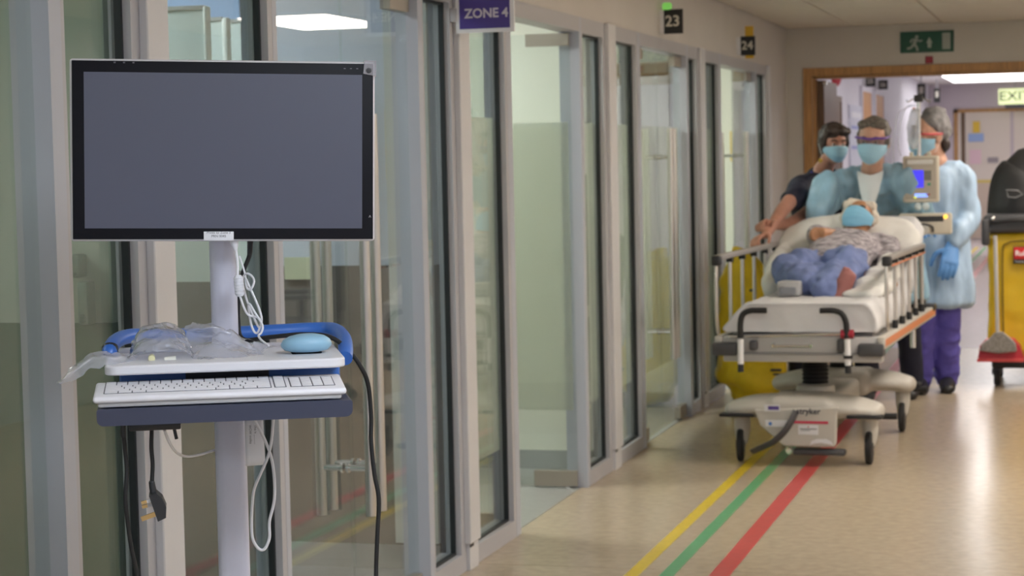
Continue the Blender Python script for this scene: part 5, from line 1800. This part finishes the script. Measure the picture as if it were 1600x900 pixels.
def num_sign(px0, px1, py0, py1, num, label, side=.02, wx=None, extra=None, tsz=.078):
    wx = WX if wx is None else wx
    y = PX(px0 - 4, (py0 + py1) / 2, wx + .002).y
    a, b = PY(px0, py0, y), PY(px1, py1, y)
    t = thing('number_sign', label, 'sign', (wx + .0, y, b.z), 0, 'black number signs')
    x0, x1, h = a.x - wx, b.x - wx, a.z - b.z
    MB().box((x0, 0, 0), (x1, .012, h)).build('sign_face', mat('sign_black', (.012, .013, .012), .45), t, smooth=False)
    MB().box((-.004, .001, .004), (x0, .011, h - .004)).build('sign_bracket', m_white, t, smooth=False)
    text('sign_number', num, h * .62, mat('sign_cream', (.66, .62, .54), .5), t, basis(((x0 + x1) / 2 - .004, -.0012, h / 2), (1, 0, 0), (0, 0, 1)), .0004, bold=h * .012)
    return t, y


_, y23 = num_sign(1037, 1067, 15, 52, '23', 'black number 23 sign jutting from the wall over closed frosted doors')
a, b = PY(1034, 4, y23), PY(1049, 16, y23)
nt1 = thing('sticky_note', 'small bright green light on top of the number 23 sign', 'light', (0, 0, 0))
MB().rbox((a.x, y23 - .005, b.z), (b.x, y23 + .03, a.z), .012, 2).build('lens', mat('green_lens', (.25, .75, .15), .4, emit=.35), nt1)
nt1['category'] = 'indicator'
nt1.name = 'green_indicator'
_, y24 = num_sign(1157, 1180, 57, 86, '24', 'black number 24 sign jutting from the wall near the corridor corner')
a, b = PY(1164, 41, y24 + .02), PY(1178, 91, y24 + .02)
tag(MB().box((a.x, y24 + .016, b.z), (b.x, y24 + .020, a.z)).build('yellow_card', mat('card_yellow', (.70, .42, .03), .5), smooth=False), 'yellow card tucked behind the number 24 sign', 'card')
for (x0, x1, y0, y1, nn_, lb) in ((1352.5, 1368, 119.5, 135, '25', 'black number 25 sign beside the fire bell beyond the wood frame'),
                                  (1372.5, 1387, 125.5, 139.5, '26', 'black number 26 sign over the amber doors beyond the wood frame')):
    num_sign(x0, x1, y0, y1, nn_, lb, wx=-2.5)
# two flag signs further along, partly behind the drip pole
for (x0, x1, y0, y1, lb) in ((1433, 1446, 131, 154, 'small black and white sign above the drip pole hook'), (1459, 1469, 138, 160, 'small black sign above the grey hair cover')):
    y = 30.5 if x0 < 1450 else 33.0
    a, b = PY(x0, y0, y), PY(x1, y1, y)
    t = thing('hanging_sign', lb, 'sign', ((a.x + b.x) / 2, y, b.z))
    w, h = (b.x - a.x) / 2, a.z - b.z
    MB().box((-w, 0, 0), (w, .02, h)).build('sign_face', mat('sign_black', (.012, .013, .012), .45), t, smooth=False)
    MB().box((-w * .5, -.003, h * .35), (w * .5, 0, h * .8)).build('sign_mark', mat('sign_cream', (.66, .62, .54), .5), t, smooth=False)
    MB().cyl((0, .01, h), (0, .01, FZ - b.z), .01, n=8).build('hanger', m_alu, t)

# green fire exit sign on the end wall
a, b = PY(1406.5, 50, YE - .01), PY(1490.5, 83, YE - .01)
zc = (PY(1448, 48.5, YE - .01).z + PY(1448, 82, YE - .01).z) / 2
ex = thing('exit_sign', 'green fire exit sign with running figure, arrow and door over the wood frame', 'sign', ((a.x + b.x) / 2, YE, zc))
w = (b.x - a.x) / 2
h = (PY(1448, 48.5, YE - .01).z - PY(1448, 82, YE - .01).z) / 2
MB().box((-w - .008, -.012, -h - .008), (w + .008, 0, h + .008)).build('sign_border', m_wall, ex, smooth=False)
MB().box((-w, -.016, -h), (w, -.011, h)).build('sign_face', mat('exit_green', (.012, .085, .05), .4), ex, smooth=False)
m_pic = mat('exit_white', (.38, .42, .39), .5)
yy = -.0175
MB().rbox((w - .085, yy, -h + .02), (w - .025, yy + .002, h - .018), .001, 1).build('door_symbol', m_pic, ex)
MB().prism([(.005, -h + .035), (.032, -h + .035), (.032, -h + .07), (.042, -h + .07), (.018, h - .045), (-.006, -h + .07), (.005, -h + .07)][::-1], 1, yy, yy + .002).build('arrow_symbol', m_pic, ex, smooth=False)
fg = MB().ell((-.075, yy, h - .042), (.013, .002, .013))
for q in (((-.080, .025), (-.095, -.015), .013), ((-.095, -.015), (-.075, -.04), .009), ((-.075, -.04), (-.070, -.068), .008), ((-.097, -.015), (-.118, -.042), .009), ((-.118, -.042), (-.148, -.048), .008), ((-.080, .022), (-.055, .005), .006), ((-.055, .005), (-.035, .012), .006), ((-.082, .022), (-.115, .018), .006), ((-.115, .018), (-.122, -.004), .006)):
    p0, p1, r = q
    fg.cyl((p0[0], yy, p0[1]), (p1[0], yy, p1[1]), r, n=8)
fg.v = [V((p.x, yy + max(-.0015, min(.0015, p.y - yy)), p.z)) for p in fg.v]
fg.build('running_figure', m_pic, ex)
a, b = PY(1446, 88, YE), PY(1458, 99, YE)
tag(MB().rbox((a.x, YE - .014, b.z), (b.x, YE, a.z), .004, 1).build('red_plaque', mat('plaque_red', (.30, .03, .05), .5)), 'tiny red plaque between the green exit sign and the wood frame', 'plaque')

# lit exit sign far away
ye = 35.4
a, b = PY(1560, 139, ye), PY(1612, 162, ye)
le = thing('lit_exit_sign', 'glowing pale yellow EXIT sign over the far double doors', 'sign', ((a.x + b.x) / 2, ye, b.z))
w, h = (b.x - a.x) / 2, a.z - b.z
MB().box((-w, 0, 0), (w, .06, h)).build('light_box', mat('exit_glow', (.70, .78, .42), .5, emit=1.0), le, smooth=False)
text('sign_lettering', 'EXIT', h * .85, mat('exit_dark', (.10, .13, .08), .5), le, basis((0, -.006, h * .5), (1, 0, 0), (0, 0, 1)), .002, sx=1.15)
MB().box((-w * .6, .0, -.07), (w * .6, .06, 0)).build('sign_base', m_darkgrey, le, smooth=False)
MB().cyl((0, .03, h), (0, .03, FZ - b.z), .012, n=8).build('hanger', m_alu, le)

# notices on the far door
for (x0, x1, y0, y1, col, lb) in ((1520, 1531, 190, 207, (.75, .50, .05), 'yellow notice on the far door'), (1513, 1537, 209, 221, (.30, .42, .70), 'blue and white notice under the yellow one on the far door'),
                                  (1515, 1533, 234, 256, (.72, .50, .55), 'pink notice low on the far door'), (1543, 1560, 246, 254, (.30, .26, .27), 'dark grey strip notice on the far door')):
    a, b = PY(x0, y0, 35.97), PY(x1, y1, 35.97)
    tag(MB().box((a.x, 35.96, b.z), (b.x, 35.975, a.z)).build('notice', mat('notice_%d' % x0, col, .6), smooth=False), lb, 'notice')
# bell and notices on the wall beyond
q = PX(1313, 122, -2.42)
bl_ = thing('fire_bell', 'round red fire bell high on the bright wall beyond the frame', 'bell', (-2.5, q.y, q.z))
MB().lathe([(.10, 0), (.10, .03), (.07, .07), (.02, .09)], (0, 0, 0), 18, 0).build('dome', mat('bell_red', (.40, .03, .04), .4), bl_)
ya, yb = PX(1327, 200, -2.49).y, PX(1346, 200, -2.49).y
nb = thing('notice_board', 'pale notice board with blue print on the bright wall beyond the frame', 'notice board', (-2.498, ya, 0))
z0, z1 = PX(1336, 262, -2.49).z, PX(1336, 165, -2.49).z
MB().box((0, 0, z0), (.02, yb - ya, z1)).build('board', mat('board_pale', (.62, .63, .72), .6), nb, smooth=False)
for k, f in enumerate((.30, .62, .80)):
    MB().box((.021, .08 * (yb - ya), z0 + (z1 - z0) * f), (.024, .92 * (yb - ya), z0 + (z1 - z0) * (f + (.05 if k != 2 else .09)))).build('printed_strip', mat('print_blue', (.30, .34, .62), .6) if k != 2 else m_paper, nb, smooth=False)

# ================================================================== INSIDE THE SIDE ROOMS
m_pale = mat('screen_pale', (.62, .70, .66), .5)
m_paleE = mat('screen_edge', (.66, .70, .64), .5)
m_low = mat('screen_low', (.15, .16, .15), .5)
for (x0, x1, xe, yt, Ys, lb) in ((250, 318, 324, 17, 6.2, 'tall pale room screen closest to the glass sidelight'), (322, 347, 356, 33, 6.55, 'middle tall pale room screen'), (357, 378, 384, 36, 6.85, 'narrow tall pale room screen against the blue panel')):
    a, b, e = PY(x0, yt, Ys), PY(x1, yt, Ys), PY(xe, yt, Ys)
    t = thing('room_screen', lb + ' behind the monitor', 'screen', (a.x, Ys, 0), 0, 'room screens')
    w, we, h = b.x - a.x, e.x - a.x, a.z
    MB().box((0, 0, 1.13), (w, .02, h)).build('upper_panel', m_pale, t, smooth=False)
    MB().box((0, 0, .02), (w, .02, 1.13)).build('lower_panel', m_low, t, smooth=False)
    MB().rbox((w, -.01, 0), (we, .03, h + .01), .008, 2).build('edge_post', m_paleE, t)
    MB().box((0, -.005, h), (w, .025, h + .012)).build('top_edge', mat('screen_top', (.40, .41, .38), .5), t, smooth=False)
Yq = 7.225
a, b = PY(235, -10, Yq), PY(377, 60, Yq)
tag(MB().box((a.x, Yq - .012, b.z), (b.x, Yq - .002, 2.55)).build('wall_panel', m_blue, smooth=False), 'blue panel high on the wall behind the pale room screens', 'panel')
a, b = PY(602, 170, Yq), PY(613, 280, Yq)
tag(MB().box((a.x, Yq - .010, b.z), (b.x, Yq - .002, a.z)).build('notice', mat('notice_strip', (.72, .62, .30), .6), smooth=False), 'narrow yellow notice on the wall behind the glass doors', 'notice')
a, b = PY(447, 402, Yq), PY(500, 436, Yq)
tag(MB().box((a.x, Yq - .020, b.z), (b.x, Yq - .002, a.z)).build('notice', mat('notice_lime', (.55, .60, .40), .6), smooth=False), 'pale lime notice on the wall behind the door handles', 'notice')
# dispensers on the green partition
Yg = 4.615
for (x0, x1, y0, y1, lb) in ((121, 137, 396, 433, 'small green grey dispenser on the green wall, upper one'), (132, 151, 438, 506, 'longer green grey dispenser on the green wall, lower one')):
    a, b = PY(x0, y0, Yg), PY(x1, y1, Yg)
    t = thing('wall_dispenser', lb, 'dispenser', ((a.x + b.x) / 2, Yg + .005, b.z))
    w, h = (b.x - a.x) / 2, a.z - b.z
    MB().rbox((-w, -.05, 0), (w, 0, h), .008, 2).build('casing', mat('dispenser_green', (.20, .28, .23), .5), t)
    MB().rbox((-w * .6, -.054, .006), (w * .6, -.048, h * .25), .003, 1).build('nozzle_cover', mat('dispenser_dark', (.13, .19, .16), .5), t)
# papers and board in the room with closed frosted doors
Yw = 12.17
a, b = PY(1010, 130, Yw), PY(1092, 200, Yw)
tag(MB().box((-3.6, Yw - .012, 1.25), (-2.36, Yw - .002, 1.98)).build('white_board', mat('board_white', (.74, .74, .76), .5), smooth=False), 'white board on the wall inside the room with closed frosted doors', 'board')
tag(MB().box((-3.6, Yw - .03, 1.99), (-2.36, Yw - .002, 2.06)).build('board_rail', mat('rail_brown', (.25, .19, .11), .5), smooth=False), 'brown rail above the white board in the frosted room', 'rail')
# yellow notice in the room with one open door
Ye = 14.93
a, b = PY(1141, 205, Ye), PY(1156, 252, Ye)
tag(MB().box((a.x, Ye - .01, b.z), (b.x, Ye - .002, a.z)).build('notice', mat('notice_amber', (.66, .52, .16), .6), smooth=False), 'amber notice seen through the open frosted door', 'notice')

# dark chair added out of view for its reflection in the glass doors
chx = thing('reflection_chair', 'dark office chair added out of view across the corridor, mirrored in the glass doors', 'chair', (.35, 12.4, 0), math.radians(70))
MB().rbox((-.25, -.24, .44), (.25, .24, .52), .03, 3).build('seat', m_black, chx)
MB().rbox((-.24, .20, .56), (.24, .27, 1.02), .03, 3).build('backrest', m_black, chx)
MB().cyl((0, 0, .12), (0, 0, .44), .03, n=12).build('gas_lift', m_darkgrey, chx)
MB().box((-.03, .20, .48), (.03, .26, .60)).build('back_bracket', m_darkgrey, chx, smooth=False)
for k in range(5):
    an = math.radians(72 * k + 18)
    lg = MB().tube([(0, 0, .12), (.15 * math.cos(an), .15 * math.sin(an), .10), (.30 * math.cos(an), .30 * math.sin(an), .07)], .02, 8).build('base_leg', m_darkgrey, chx)
    c = V((.30 * math.cos(an), .30 * math.sin(an), .03))
    MB().cyl(c - V((.02, 0, 0)), c + V((.02, 0, 0)), .03, n=12).build('castor', m_blackr, lg)
for sx_ in (-1, 1):
    MB().tube([(sx_ * .27, .0, .48), (sx_ * .29, .0, .66)], .015, 8).rbox((sx_ * .29 - .03, -.15, .66), (sx_ * .29 + .03, .12, .69), .012, 2).build('armrest', m_black, chx)
